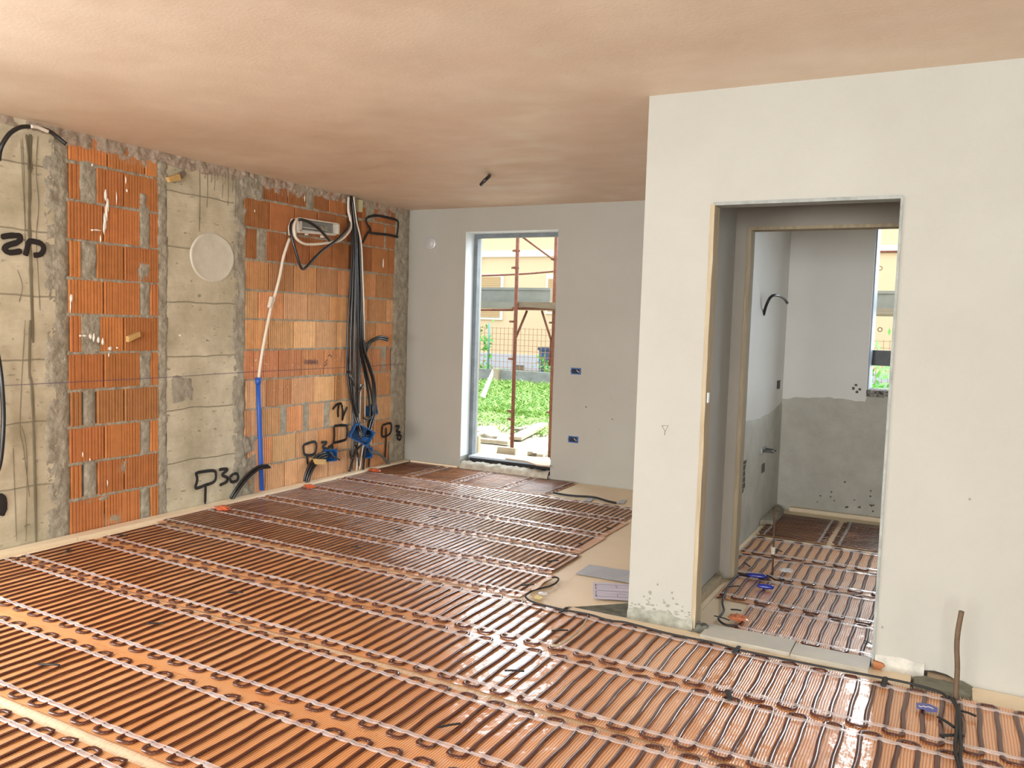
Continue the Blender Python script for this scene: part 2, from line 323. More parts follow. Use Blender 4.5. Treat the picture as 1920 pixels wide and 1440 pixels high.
# bricks
zc = [.0, .245, .493, .74, .99, 1.243, 1.5, 1.742, 1.995, 2.255, 2.505, 2.70]
wide = {10: [(-2.15, -1.85), (-1.85, -1.61), (-1.52, -1.31), (-1.31, -1.05), (-.80, -.74), (-.62, -.40), (-.40, -.25)],
 9: [(-2.36, -2.07), (-2.07, -1.76), (-1.76, -1.46), (-1.46, -1.20), (-1.20, -1.03), (-.82, -.66), (-.66, -.44), (-.42, -.25)],
 8: [(-2.35, -2.21), (-2.11, -1.86), (-1.86, -1.56), (-1.56, -1.25), (-1.25, -1.0), (-.80, -.65), (-.65, -.36), (-.36, -.25)],
 7: [(-2.34, -2.07), (-2.07, -1.76), (-1.76, -1.46), (-1.46, -1.16), (-1.16, -.86), (-.86, -.56), (-.56, -.27)],
 6: [(-2.34, -2.19), (-2.19, -1.89), (-1.89, -1.58), (-1.58, -1.28), (-1.28, -.98), (-.98, -.69), (-.69, -.38), (-.38, -.26)],
 5: [(-2.34, -2.07), (-2.07, -1.76), (-1.76, -1.46), (-1.46, -1.16), (-1.16, -.86), (-.86, -.56), (-.56, -.26)],
 4: [(-2.36, -2.24), (-2.24, -1.94), (-1.94, -1.65), (-1.65, -1.34), (-1.34, -1.04), (-1.04, -.74), (-.74, -.46), (-.46, -.29)],
 3: [(-2.33, -2.09), (-2.09, -1.78), (-1.78, -1.48), (-1.48, -1.18), (-1.18, -.88), (-.88, -.58), (-.58, -.28)],
 2: [(-2.34, -2.14), (-2.14, -1.91), (-1.84, -1.62), (-1.55, -1.33), (-1.26, -.99), (-.99, -.69), (-.69, -.39), (-.39, -.26)],
 1: [(-2.30, -2.01), (-2.01, -1.71), (-1.71, -1.41), (-1.41, -1.12), (-1.12, -.86), (-.86, -.57), (-.57, -.26)],
 0: [(-2.29, -2.09), (-2.09, -1.85), (-1.85, -1.55), (-1.55, -1.26), (-1.26, -.96), (-.96, -.66), (-.66, -.29)]}
narrow = {}
for k in range(11):
    if k == 10: narrow[k] = [(-3.90, -3.61), (-3.61, -3.31), (-3.31, -3.2)]
    elif k % 2 == 0: narrow[k] = [(-3.91, -3.645), (-3.645, -3.35), (-3.27, -3.19)]
    else: narrow[k] = [(-3.90, -3.81), (-3.70, -3.485), (-3.485, -3.19)]
def brick(mb, y0, y1, z0, z1, col, ribbed=True, x=.0):
    y0 += .006; y1 -= .006; z0 += .006; z1 -= .006
    prof = [(y0, -.03), (y0, x-.005), (y0+.004, x)]
    if ribbed:
        p = .0225; n = max(1, int((y1-y0-.012)/p)); p = (y1-y0-.012)/n
        for i in range(n):
            a = y0+.006+i*p
            if random.random() < .93:
                d = random.choice((.006, .008, .005, .010)); w = random.uniform(.3, .5)
                prof += [(a+p*(.5-w/2), x), (a+p*(.5-w/2+.1), x-d), (a+p*(.5+w/2-.1), x-d), (a+p*(.5+w/2), x)]
    prof += [(y1-.004, x), (y1, x-.005), (y1, -.03)]
    zz = [z0, z0+.004, z1-.004, z1]; xo = [-.004, 0, 0, -.004]; vs = []
    for z, o in zip(zz, xo):
        for (y, xx) in prof: vs.append((xx+o, y, z))
    n = len(prof); fs = [(k*n+i, k*n+i+1, (k+1)*n+i+1, (k+1)*n+i) for k in range(3) for i in range(n-1)] + [tuple(range(n)), tuple(range(3*n, 4*n))]
    mb.add(vs, fs, col)
def bcol(kind, row):
    v = random.uniform(.82, 1.16)
    if kind == 'n': c = (.55, .205, .065) if row != 3 else (.40, .175, .065)
    elif row >= 8: c = (.42, .16, .055)  # upper courses darker: the weaker light up there is put into the colour
    elif row == 7: c = (.56, .27, .12)
    else: c = random.choice(((.72, .40, .20), (.74, .44, .235), (.64, .32, .145)))
    if kind == 'w' and row == 4: c = (.58, .265, .125)
    return (c[0]*v, c[1]*v*random.uniform(.97, 1.06), c[2]*v)
mbn = MB(); mbw = MB()
for k, row in narrow.items():
    for (a, b_) in row: brick(mbn, a, b_, zc[k], zc[k+1], bcol('n', k), x=random.uniform(-.002, .003))
for k, row in wide.items():
    for (a, b_) in row:
        flat = (k == 9 and -2.1 < a < -1.2) or (k == 9 and a > -1.3) or (k == 8 and a > -.7)
        brick(mbw, a, b_, zc[k], zc[k+1], bcol('w', k), ribbed=not flat, x=random.uniform(-.002, .003))
part(mbn, 'brick_infill', M['brick'], wl); part(mbw, 'brick_infill', M['brick'], wl)
# mortar skins
mm = MB()
grid_patch(-4.09, -3.90, -.05, 2.64, .008, 1, edge=.05, amp=.013, mb=mm)
grid_patch(-3.215, -3.10, -.05, 2.66, .008, 2, edge=.04, amp=.013, mb=mm)
grid_patch(-2.49, -2.32, -.05, 2.66, .009, 4, edge=.05, amp=.015, mb=mm)
grid_patch(-2.38, -2.2, -.05, .55, .010, 44, edge=.05, amp=.02, mb=mm)
grid_patch(-2.42, -2.13, 2.48, 2.69, .014, 6, edge=.04, amp=.02, mb=mm)
grid_patch(-.275, .0, -.05, 2.69, .012, 8, edge=.04, amp=.012, mb=mm)
for (a, b_, r, h) in [(-3.83, -3.68, 9, 1.1), (-3.82, -3.69, 7, 1), (-3.84, -3.66, 5, 1.05), (-3.80, -3.71, 3, 1), (-3.80, -3.70, 1, 1),
                      (-3.37, -3.26, 8, 1.2), (-3.38, -3.25, 7, .6), (-3.36, -3.26, 6, 1), (-3.37, -3.25, 4, 1), (-3.36, -3.26, 2, 1), (-3.36, -3.26, 0, 1), (-3.37, -3.29, 9, .5),
                      (-2.23, -2.08, 8, 1.05), (-1.63, -1.50, 10, 1), (-1.93, -1.82, 2, 1), (-1.64, -1.53, 2, 1.1), (-1.35, -1.24, 2, 1), (-.75, -.60, 10, 1), (-.48, -.36, 4, 1.1), (-.47, -.40, 9, .9)]:
    z0 = zc[r]-.01; grid_patch(a, b_, z0, z0+(zc[r+1]-zc[r])*h+.015, .007, r*3+a, edge=.03, amp=.010, mb=mm)
for (y, z, w, h) in [(-3.55, .05, .2, .12), (-3.75, .22, .3, .05), (-3.50, .42, .1, .1), (-1.62, 1.72, .07, .1), (-1.6, 1.5, .05, .15)]:
    grid_patch(y-w/2, y+w/2, z-h/2, z+h/2, .004, y+z, edge=.04, amp=.012, mb=mm)
# bed joints squeezed out
for (ya, yb) in ((-3.92, -3.16), (-2.38, -.22)):
    for z in zc[1:11]: grid_patch(ya, yb, z-.017, z+.015, .0035, z*5, edge=.012, amp=.010, step=.006, mb=mm)
part(mm, 'mortar_skin', M['mortar'], wl, smooth=True, fix=False)
ms = MB()
for i in range(1):
    grid_patch(-5.1, -3.95, 2.63, 2.70, .012, 31, edge=.02, amp=.02, step=.02, top=False, mb=ms)
    grid_patch(-3.95, -2.3, 2.60, 2.70, .012, 33, edge=.03, amp=.02, step=.01, top=False, mb=ms)
    grid_patch(-2.3, .0, 2.615, 2.70, .010, 35, edge=.03, amp=.02, step=.01, top=False, mb=ms)
    grid_patch(-2.15, -1.6, 2.56, 2.66, .004, 37, edge=.05, amp=.016, step=.008, mb=ms)
    grid_patch(-.62, -.12, 2.54, 2.66, .004, 39, edge=.05, amp=.016, step=.008, mb=ms)
    grid_patch(-3.6, -3.15, 2.56, 2.66, .003, 41, edge=.05, amp=.014, step=.008, mb=ms)
part(ms, 'plaster_splash', M['splash'], wl, smooth=True, fix=False)
# light plaster disc and dark cement patch on the concrete panel
md = MB(); c = W(398, 483, 0, 0)
for ring in range(1):
    vs = [(.007, c.y, c.z)]; nr = 48
    for rr, xx in ((.05, .008), (.12, .008), (.150, .008), (.158, .0105), (.166, .0105), (.172, .002)):
        for k in range(nr):
            a = 2*math.pi*k/nr; j = 1+.02*noise.noise(Vector((math.cos(a)*2, math.sin(a)*2, rr*5)))
            vs.append((xx+.001*noise.noise(Vector((a*3, rr*30, 1))), c.y+rr*1.30*j*math.cos(a), c.z+rr*1.12*j*math.sin(a)))
    fs = [(0, 1+k, 1+(k+1) % nr) for k in range(nr)]
    for q in range(5): fs += [(1+q*nr+k, 1+q*nr+(k+1) % nr, 1+(q+1)*nr+(k+1) % nr, 1+(q+1)*nr+k) for k in range(nr)]
    md.add(vs, fs)
m = M['disc'] = mat('pale_round_plaster', (.56, .53, .43), .85, var2=(.70, .67, .56), vs=9, bump=.001, bs=60)
part(md, 'plaster_disc', m, wl, smooth=True)
me_ = MB(); cc = W(345, 722, 0, 0)
grid_patch(cc.y-.16, cc.y+.13, cc.z-.17, cc.z+.13, .011, 77, edge=.12, amp=.008, mb=me_)
part(me_, 'cement_patch', M['mortar'], wl, smooth=True, fix=False)

# ribbons on the left wall (spray paint, drips, chalk line)
def ribbon(mb, P, w, x=.012, n=3, wob=.15, seed=0):
    P = smoothline([(x, p[1], p[2]) for p in P], 5); vs = []
    for i, p in enumerate(P):
        t = (P[min(i+1, len(P)-1)]-P[max(i-1, 0)]).normalized(); s = Vector((0, -t.z, t.y))
        e = 1 if 0 < i < len(P)-1 else .55
        ww = w*e*(1+wob*noise.noise(Vector((i*.5, seed, 2))))
        for q in (-1, -.5, 0, .5, 1): vs.append(p + s*ww*.5*q + Vector((.0015 if abs(q) < 1 else 0, 0, 0)))
    mb.add(vs, [(i*5+k, (i+1)*5+k, (i+1)*5+k+1, i*5+k+1) for i in range(len(P)-1) for k in range(4)])
def px4(o, s, pts): return [W(o[0]+a/s, o[1]+b_/s, 0, 0.012) for a, b_ in pts]
def spray(name_seed, strokes, w, o, s, hi=()):
    mb = MB()
    for i, st in enumerate(strokes): ribbon(mb, px4(o, s, st), w, x=.021 if i in hi else .012, seed=i+name_seed)
    return part(mb, 'spray_mark', M['spray'], wl)
K1 = ((0, 200), 1047/320); K4 = ((280, 600), 3.84); K5 = ((450, 340), 5.5375); K2 = ((0, 600), 1002/320)
spray(1, [[(5, 800), (70, 790), (125, 797), (110, 830), (50, 850), (28, 872), (60, 895), (135, 885)], [(155, 915), (165, 880), (175, 835), (195, 825), (250, 840), (268, 870), (250, 905), (205, 912)]], .036, *K1)
spray(2, [[(335, 1100), (460, 1085), (480, 1120), (465, 1165), (400, 1190), (335, 1210), (345, 1150), (335, 1095)], [(405, 1190), (402, 1325)],
          [(500, 1078), (550, 1072), (560, 1082), (525, 1115), (560, 1135), (555, 1165), (505, 1190)], [(600, 1105), (575, 1135), (590, 1165), (630, 1150), (630, 1110), (600, 1105)]], .026, *K4, hi=(3,))
spray(3, [[(1108, 900), (1195, 878), (1192, 960), (1120, 968), (1108, 900)], [(1135, 968), (1140, 1040)], [(1235, 880), (1278, 882), (1248, 915), (1280, 930), (1240, 958)], [(1300, 905), (1285, 930), (1310, 940), (1320, 910), (1300, 905)]], .026, *K4)
spray(4, [[(1320, 645), (1350, 608), (1385, 602)], [(1365, 605), (1358, 655), (1360, 700)], [(1385, 608), (1392, 660), (1388, 725)], [(1388, 725), (1405, 670), (1425, 625)]], .026, *K4)
spray(5, [[(1330, 765), (1332, 830), (1325, 885)], [(1330, 763), (1380, 758), (1430, 760)], [(1325, 885), (1370, 875), (1420, 860)], [(1420, 765), (1425, 800), (1418, 860)], [(1325, 885), (1300, 920)]], .026, *K4)
spray(6, [[(1678, 758), (1738, 745), (1735, 815), (1678, 838), (1680, 758)], [(1705, 775), (1702, 900), (1695, 1010)], [(1765, 765), (1795, 765), (1775, 800), (1802, 808), (1770, 832)], [(1795, 825), (1780, 850), (1800, 862), (1808, 838), (1795, 825)], [(1585, 900), (1585, 980), (1580, 1060)]], .024, *K4, hi=(2, 3))
spray(7, [[(1310, 375), (1400, 355), (1520, 375), (1620, 405), (1635, 450), (1620, 575)], [(1310, 375), (1303, 420), (1345, 500), (1330, 528), (1400, 542), (1530, 555), (1635, 580)], [(1345, 460), (1345, 500)], [(1330, 525), (1270, 645)]], .026, *K5, hi=(0, 1))
spray(8, [[(-20, 1040), (15, 1050), (20, 1100), (5, 1150)]], .05, *K2)
mb = MB()
for i in range(9): ribbon(mb, px4(*K4, [(1125+i*11, 283+3*(i % 3)), (1126+i*11, 322-5*(i % 2))]), .009, x=.006)
for st in [[(1290, 262), (1305, 250), (1318, 268)], [(1268, 300), (1280, 320), (1262, 330)], [(1285, 285), (1275, 300)]]: ribbon(mb, px4(*K4, st), .008, x=.006)
o = part(mb, 'pen_scribble', M['ink'], wl)
mb = MB()
ribbon(mb, [W(-20, 724, 0, .006), W(300, 708, 0, .006), W(440, 699, 0, .006), W(660, 688, 0, .006), W(757, 682, 0, .006)], .006, x=.0145)
part(mb, 'chalk_line', M['chalk'], wl)
mb = MB()
for i, (pts, w) in enumerate([([(165, 170), (180, 300), (185, 500), (182, 690), (190, 900), (195, 1100), (205, 1450)], .022), ([(140, 190), (150, 400), (155, 690), (160, 900)], .006), ([(235, 180), (225, 400), (240, 600), (225, 800), (235, 1000), (248, 1250)], .007),
        ([(130, 200), (145, 500), (160, 760)], .006), ([(190, 170), (185, 260), (190, 400)], .03), ([(110, 1000), (140, 1100), (120, 1200)], .006), ([(335, 170), (338, 290)], .005)]):
    ribbon(mb, px4(*K1, pts), w, x=.0085, seed=i, wob=.5)
for i, pts in enumerate([[(180, 0), (175, 300), (190, 400), (205, 800), (215, 1330)], ]): ribbon(mb, px4(*K2, pts), .02, x=.0095, seed=i, wob=.4)
for i, pts in enumerate([[(150, 0), (120, 600), (140, 750), (175, 1040)], [(130, 620), (160, 800), (155, 1300)], [(80, 750), (85, 900), (100, 1300)]]): ribbon(mb, px4(*K2, pts), .007, x=.0085, seed=i, wob=.4)
K3 = ((280, 260), 3.84)
for i, (x, y0, y1, w) in enumerate([(365, 220, 670, .009), (405, 215, 285, .008), (420, 240, 500, .008), (450, 240, 320, .008), (473, 250, 375, .007), (492, 240, 300, .007), (530, 250, 430, .007), (570, 270, 485, .008), (603, 260, 390, .007), (622, 270, 560, .006), (548, 250, 330, .006)]):
    ribbon(mb, px4(*K3, [(x, y0), (x+2, (y0+y1)/2), (x-3, y1)]), w, x=.0085, seed=i, wob=.5)
part(mb, 'drip_stain', M['stain'], wl)
mb = MB()      # white plaster and paint spatters
def blob(mb, p, ry, rz, n=9, x=.013, seed=0):
    vs = [(x+.003, p.y, p.z)]
    for k in range(n):
        a = 2*math.pi*k/n; r = 1+.45*noise.noise(Vector((k*1.7, seed, 3))); vs.append((x-.004, p.y+ry*r*math.cos(a), p.z+rz*r*math.sin(a)))
    mb.add(vs, [(0, 1+k, 1+(k+1) % n) for k in range(n)])
for i, (x, y, a, c_) in enumerate([(650, 545, .012, .04), (662, 600, .012, .05), (655, 650, .01, .06), (645, 700, .014, .06), (640, 740, .008, .05), (600, 757, .03, .006), (568, 757, .012, .007), (440, 1175, .012, .03), (433, 1225, .003, .05), (773, 450, .004, .03), (780, 515, .008, .012), (716, 560, .003, .05), (568, 358, .008, .01), (618, 810, .004, .03), (520, 1405, .02, .008), (495, 1405, .01, .008), (558, 1410, .014, .02), (578, 1418, .01, .03), (605, 1430, .01, .02)]):
    blob(mb, px4(*K1, [(x, y)])[0], a, c_, seed=i)
for i, (x, y, a, c_) in enumerate([(580, 118, .012, .022), (605, 128, .012, .024), (648, 168, .016, .014), (690, 163, .010, .008), (487, 790, .003, .02), (530, 820, .005, .01), (632, 955, .003, .025), (640, 205, .004, .015)]):
    blob(mb, px4(*K2, [(x, y)])[0], a, c_, seed=i+30)
for i, (x, y, a, c_) in enumerate([(760, 520, .004, .012), (1120, 430, .004, .03), (1686, 900, .012, .05), (225, 110+1306, .02, .01)]): blob(mb, px4(*K3, [(x, y)])[0], a, c_, seed=i+50)
for i in range(70):
    blob(mb, Vector((0, random.uniform(-2.3, -.3), random.gauss(1.0, .18))), .003, .005, n=5, seed=i)
part(mb, 'paint_spatter', M['white_paint'], wl)
# chase (vertical slot) lining behind the conduit bundle
part(MB().box(-.02, -.011, -1.05, -.80, 1.5, 2.7), 'wall_chase', mat('brick_chase', (.33, .10, .03), .95, bump=.003, bs=50), wl)

# --- bathroom render (lower grey cement, ragged top) on back and left walls
def render_patch(mb, ax, at, a0, a1, z0, ztop, seed, step=.02, th=.006):
    n = int((a1-a0)/step); m_ = 24; vs = []
    for i in range(n+1):
        a = a0+(a1-a0)*i/n; zt = ztop(a)+.012*fbm((a, seed, 0), 9, 3)
        for j in range(m_+1):
            z = z0+(zt-z0)*j/m_; d = th+.0015*fbm((a, z, seed), 8, 3)
            if j == m_: d = 0
            vs.append((at+d, a, z) if ax == 0 else (a, at-d, z))
    mb.add(vs, [(i*(m_+1)+j, (i+1)*(m_+1)+j, (i+1)*(m_+1)+j+1, i*(m_+1)+j+1) for i in range(n) for j in range(m_)])
mb = MB(); render_patch(mb, 1, 0, 3.93, 6.0, -.04, lambda a: .955+.04*math.sin((a-3.93)*3)-.03*max(0, min(1, (a-4.3)*2)) if a < 4.6 else 1.05, 3)
mb.obj('cement_render', M['cement_render'], wb2, smooth=True, fix=False)
wbl = struct('wall_bathroom_left', MB().box(PX+.0801, 3.93, -2.229, -.0005, -.045, H), M['bath_plaster'])
nd, lk, b = nodes(M['bath_plaster'])
mb = MB(); render_patch(mb, 0, 3.93, -2.22, -.01, -.04, lambda a: .93+.06*math.sin(a*2.3)-.08*max(0, -a-.8), 5)
mb.obj('cement_render', M['cement_render'], wbl, smooth=True, fix=False)

# --- windows
def win(n, x0, x1, z0, z1, m, fy0=.17, fy1=.235, w=.045):
    o = bpy.data.objects.new('window_%d' % n, None); C.objects.link(o); o.location = ((x0+x1)/2, .2, z0); o['kind'] = 'structure'
    MB().box(x0, x0+w, fy0, fy1, z0, z1).box(x1-w*.25, x1, fy0, fy1, z0, z1).box(x0+w, x1-w*.25, fy0, fy1, z1-w, z1).obj('window_frame', m, o)
    return o
w1 = win(1, WX0, WX1, WZ0, WZ1, M['dark'])
MB().box(WX0+.045, WX1-.011, .12, .40, WZ0, .105).obj('sill_gap', M['blackmat'], w1)
MB().box(WX0+.045, WX1-.011, .10, .40, .105, .126).obj('window_sill', mat('blue_grey_sill', (.42, .50, .58), .5, var2=(.34, .40, .45), vs=7), w1)
# ragged concrete upstand below the sill
mb = MB(); n, mz = 70, 10; vs = []
for i in range(n+1):
    x = WX0+.02+(WX1-WX0-.03)*i/n; top = .075+.012*fbm((x, 0, 1), 10)
    for j, (yy, zz) in enumerate([(-.03, -.04), (-.035, .02), (-.028, .045), (-.015, .06), (.0, top-.005), (.03, top), (.07, top), (.10, top-.02)]):
        vs.append((x, yy+.012*fbm((x, j, 3), 14), zz+.01*fbm((x, j, 9), 22)))
mb.add(vs, [(i*8+j, (i+1)*8+j, (i+1)*8+j+1, i*8+j+1) for i in range(n) for j in range(7)])
mb.obj('rough_concrete_edge', mat('rough_concrete', (.33, .31, .25), .95, var2=(.58, .55, .47), vs=16, var=.2, bump=.006, bs=45), w1, smooth=True)
w2 = win(2, BX0, BX1, BZ0, BZ1, mat('blue_grey_reveal_lining', (.16, .21, .26), .35, var2=(.30, .37, .44), vs=2.2), fy0=.03, fy1=.36, w=.012)
MB().box(BX0+.012, BX1, .25, .33, 1.27, 1.40).obj('window_crossbar', mat('black_dirty_bar', (.012, .016, .02), .4, var2=(.05, .055, .06), vs=14), w2)
MB().box(BX0, BX1, -.012, .34, 1.02, 1.075).obj('window_sill', mat('spattered_sill', (.05, .05, .05), .9, var2=(.5, .48, .43), vs=35, var=.5, bump=.005, bs=60), w2)
M['reveal'] = mat('daylit_blue_white_reveal', (.74, .80, .84), .6)  # daylight from outside is put into the lining's blue-white colour
MB().box(WX0-.0005, WX0+.004, .0, .17, WZ0+.09, WZ1).box(WX0, WX1, .0, .17, WZ1-.004, WZ1+.0005).obj('window_reveal', M['reveal'], w1)

# --- door linings
def lining(n, x0, x1, y0, y1, top, extra=None):
    o = bpy.data.objects.new('door_%d' % n, None); C.objects.link(o); o.location = (x0, (y0+y1)/2, 0); o['kind'] = 'structure'
    return o
d1 = lining(1, 4.113, 4.958, PY, PY+PT, 2.15)
def jamb(x0, x1, y0, y1, z0, z1, seed):
    mb = MB(); n = 40; vs = []
    for j in range(n+1):
        z = z0+(z1-z0)*j/n; e = .004*fbm((z, seed, 0), 5, 4)
        for (x, y) in ((x0, y0+e-.002), (x1+.5*e, y0-.003+e), (x1+.3*e, y1), (x0, y1)): vs.append((x, y, z))
    mb.add(vs, [(j*4+k, j*4+(k+1) % 4, (j+1)*4+(k+1) % 4, (j+1)*4+k) for j in range(n) for k in range(4)]+[(0, 1, 2, 3), (n*4, n*4+1, n*4+2, n*4+3)]); return mb
jamb(4.10, 4.121, PY-.002, PY+PT, -.03, 2.148, 1).obj('wooden_jamb', M['wood'], d1)
jamb(4.950, 4.962, PY-.003, PY+PT, -.02, 2.148, 4).obj('metal_corner_bead', M['bead'], d1)
MB().box(4.113, 4.958, PY-.003, PY+PT, 2.140, 2.156).obj('metal_head_bead', M['bead'], d1)
mb = MB(); p0 = W(1322, 750, 1, PY)
mb.box(4.118, 4.128, PY+.02, PY+.05, 1.165, 1.215); mb.obj('strike_plate', M['silver'], d1)
d2 = lining(2, 4.082, 5.15, -2.33, -2.23, 2.148)
jamb(4.070, 4.094, -2.335, -2.23, -.02, 2.146, 8).obj('wooden_jamb', M['wood'], d2)
MB().box(4.082, 5.15, -2.336, -2.23, 2.132, 2.152).obj('wooden_head', M['wood'], d2)

# --- ragged plaster foot of the partition, hole, brick shard
def foot(x0, x1, seed, zt=.07):
    mb = MB(); n = int((x1-x0)/.015); vs = []
    for i in range(n+1):
        x = x0+(x1-x0)*i/n; t = zt+.02*fbm((x, seed, 0), 6, 4)
        for j, (dy, dz) in enumerate(((0, t+.01), (-.006, t), (-.012, t*.6), (-.014, t*.2), (-.012, -.04))):
            vs.append((x, PY+dy+.006*fbm((x, j*.3, seed), 15, 3), dz))
    mb.add(vs, [(i*5+j, (i+1)*5+j, (i+1)*5+j+1, i*5+j+1) for i in range(n) for j in range(4)]); return mb
foot(PX, 4.11, 1, .05).obj('ragged_plaster_foot', mat('dirty_green_grey_foot', (.40, .40, .34), .9, var2=(.17, .18, .145), vs=18, var=.2, bump=.004, bs=40), wp, smooth=True)
foot(4.965, 5.17, 2, .05).obj('ragged_plaster_foot', M['skirt'], wp, smooth=True)
mb = MB()
hole = [W(a, b_, 1, PY-.004) for a, b_ in [(1731, 1257), (1752, 1258), (1775, 1265), (1790, 1274), (1806, 1285), (1822, 1297), (1828, 1306), (1812, 1301), (1790, 1289), (1765, 1280), (1734, 1274), (1730, 1265)]]
mb.prism(hole, (0, .003, 0)); mb.obj('wall_gap', mat('dark_gap', (.035, .028, .02), .95, bump=.004, bs=50), wp)
g = [W(a, b_, 1, PY-.012) for a, b_ in [(1739, 1262), (1775, 1269), (1792, 1279), (1792, 1287), (1765, 1279), (1738, 1271)]]
MB().tube([Vector((p.x, p.y, p.z)) for p in [(g[0]+g[5])/2, (g[1]+g[4])/2, (g[2]+g[3])/2]], .018, 10).obj('exposed_pipe', mat('brown_pipe', (.17, .12, .07), .6), wp, smooth=True)
mb = MB(); mb.prism([W(a, b_, 1, PY-.006) for a, b_ in [(1637, 1236), (1656, 1242), (1660, 1247), (1650, 1254), (1638, 1254)]], (0, -.02, 0))
mb.obj('brick_shard', mat('orange_brick', (.36, .14, .055), .9, bump=.003, bs=60), wp)
# dirt and dark scuffs low on the plaster and pencil marks
mb = MB()
def fblob(mb, p, rx, rz, seed, y=PY-.0015, n=8):
    vs = [(p.x, y-.001, p.z)]
    for k in range(n):
        a = 2*math.pi*k/n; r = 1+.5*noise.noise(Vector((k*1.9, seed, 5))); vs.append((p.x+rx*r*math.cos(a), y, p.z+rz*r*math.sin(a)))
    mb.add(vs, [(0, 1+k, 1+(k+1) % n) for k in range(n)])
for i in range(38):
    x = random.uniform(PX+.005, 4.09); fblob(mb, Vector((x, 0, .06+abs(random.gauss(0, .035)))), random.uniform(.003, .014), random.uniform(.002, .006), i)
for a, b_ in [(1219, 1111), (1260, 1111), (1262, 1122), (1233, 1096), (1818, 936), (1654, 1176)]: fblob(mb, W(a, b_, 1, PY), .005, .007, a)
fblob(mb, W(1219, 1111, 1, PY), .008, .012, 3)
mb.obj('dirt_scuff', mat('grey_green_dirt', (.25, .26, .21), .9), wp, fix=False)

# ------------------------------------------------------------------ floor boards
ZB = -.004
board_lab = {}
def board(x0, x1, y0, y1, lab, group=None, poly=None):
    mb = MB()
    if poly: mb.prism([(a, b_, ZB-.03) for a, b_ in poly], (0, 0, .03))
    else: mb.box(x0+.001, x1-.001, y0+.001, y1-.001, ZB-.03, ZB)
    o = mb.obj('insulation_board', M['board']); tag(o, lab, 'insulation board', group); return o
G = 'insulation boards almost hidden under the heating mats'; LB = 'cream rigid insulation board lying under orange heating mats'
for x0, x1 in ((.005, 1.2), (1.2, 2.4)):
    for y0, y1 in ((-6.0, -4.8), (-4.8, -3.6), (-3.6, -2.4), (-2.4, -1.2), (-1.2, -.002)): board(x0, x1, y0, y1, LB, G)
board(2.4, PX-.002, -1.2, -.002, 'cream insulation board in the far right corner, bare, below the two blue sockets')
board(2.4, PX-.002, -2.38, -1.2, 'cream insulation board, mostly bare, beyond the paper sheets against the right wall')
board(0, 0, 0, 0, 'cream insulation board carrying the papers, bare between the mats and the white partition corner', poly=[(2.4, -3.6), (3.40, -3.6), (3.45, -3.32), (3.757, -3.02), (3.757, -2.38), (2.4, -2.38)])
for x0, x1, y0, y1 in ((2.4, 3.6, -4.8, -3.6), (3.6, 4.8, -4.8, -3.6), (2.4, 3.6, -6, -4.8), (3.6, 4.8, -6, -4.8), (4.8, 6, -4.8, -3.6), (4.8, 6, -6, -4.8), (6, 7.2, -4.8, -3.6)): board(x0, x1, y0, y1, LB, G)
board(3.42, 5.12, -3.6, PY-.0025, 'narrow cream board strip along the foot of the white partition and doorway')
board(5.36, 7.2, -3.6, PY-.0025, 'cream board strip at the partition foot right of the rusty rod')
board(4.004, 4.07, -3.228, -2.34, 'bare beige board strip on the lobby floor at the left lobby wall')
board(4.07, 5.3, -3.228, -2.34, 'beige board under the heating mats just inside the doorway')
board(3.94, 5.3, -2.225, -1.2, 'beige board under the mats in the middle of the bathroom')
board(3.94, 5.3, -1.2, -.012, 'beige board under the fine ribbed mats at the bathroom back wall')
board(4.085, 5.145, -2.338, -2.226, 'narrow beige board strip crossing the inner bathroom doorway')
# perimeter strips
def strip(x0, x1, y0, y1, z0, z1, lab, m='board'):
    return tag(MB().box(x0, x1, y0, y1, z0, z1).obj('edge_strip', M[m]), lab, 'edge strip')
strip(.016, .115, -3.93, -1.55, ZB, .022, 'cream insulation strip at the left wall foot, middle length below the sprayed boxes')
strip(.016, .115, -5.1, -3.935, ZB, .022, 'cream insulation strip at the left wall foot, nearest length below the drip-stained concrete')
strip(.016, .085, -1.545, -.03, ZB, .022, 'cream insulation strip at the left wall foot, farthest length under the conduit bundle')
strip(.10, .69, -.032, -.004, ZB, .022, 'thin cream edge strip at the far wall foot left of the tall window')
strip(4.05, 5.3, -.06, -.012, ZB, .03, 'cream edge strip along the foot of the grey bathroom back wall')
# dirty concrete where boards stop
mb = MB(); mb.prism([(3.44, -3.325, -.04), (3.56, -3.10, -.04), (3.757, -3.03, -.04), (3.757, -3.325, -.04)], (0, 0, .034)); tag(mb.obj('mortar_lump', M['blacktar']), 'dirty dark mortar patch on the floor at the partition corner, below the papers', 'mortar')
mb = MB(); n = 14; vs = []
for i in range(n+1):
    for j in range(n+1):
        u, v = i/n-.5, j/n-.5; r = math.hypot(u, v)*2; vs.append((4.135+u*.15, PY+.035+v*.11, max(-.02, .035*(1-r*r)+.02*fbm((u, v, 2), 6)-.004)))
mb.add(vs, [(i*(n+1)+j, (i+1)*(n+1)+j, (i+1)*(n+1)+j+1, i*(n+1)+j+1) for i in range(n) for j in range(n)])
tag(mb.obj('mortar_lump', M['blacktar'], smooth=True), 'dark crumbly mortar lump at the foot of the left door jamb', 'mortar')
mb = MB(); vs = []; n = 30
for i in range(n+1):
    for j in range(9):
        x = 5.13+.24*i/n; y = -3.46+.128*j/8; e = min(i, n-i)/n*4; vs.append((x, y, -.02+.03*min(1, e+.3)*min(1, j/2)+.008*fbm((x, y, 4), 20)))
mb.add(vs, [(i*9+j, (i+1)*9+j, (i+1)*9+j+1, i*9+j+1) for i in range(n) for j in range(8)])
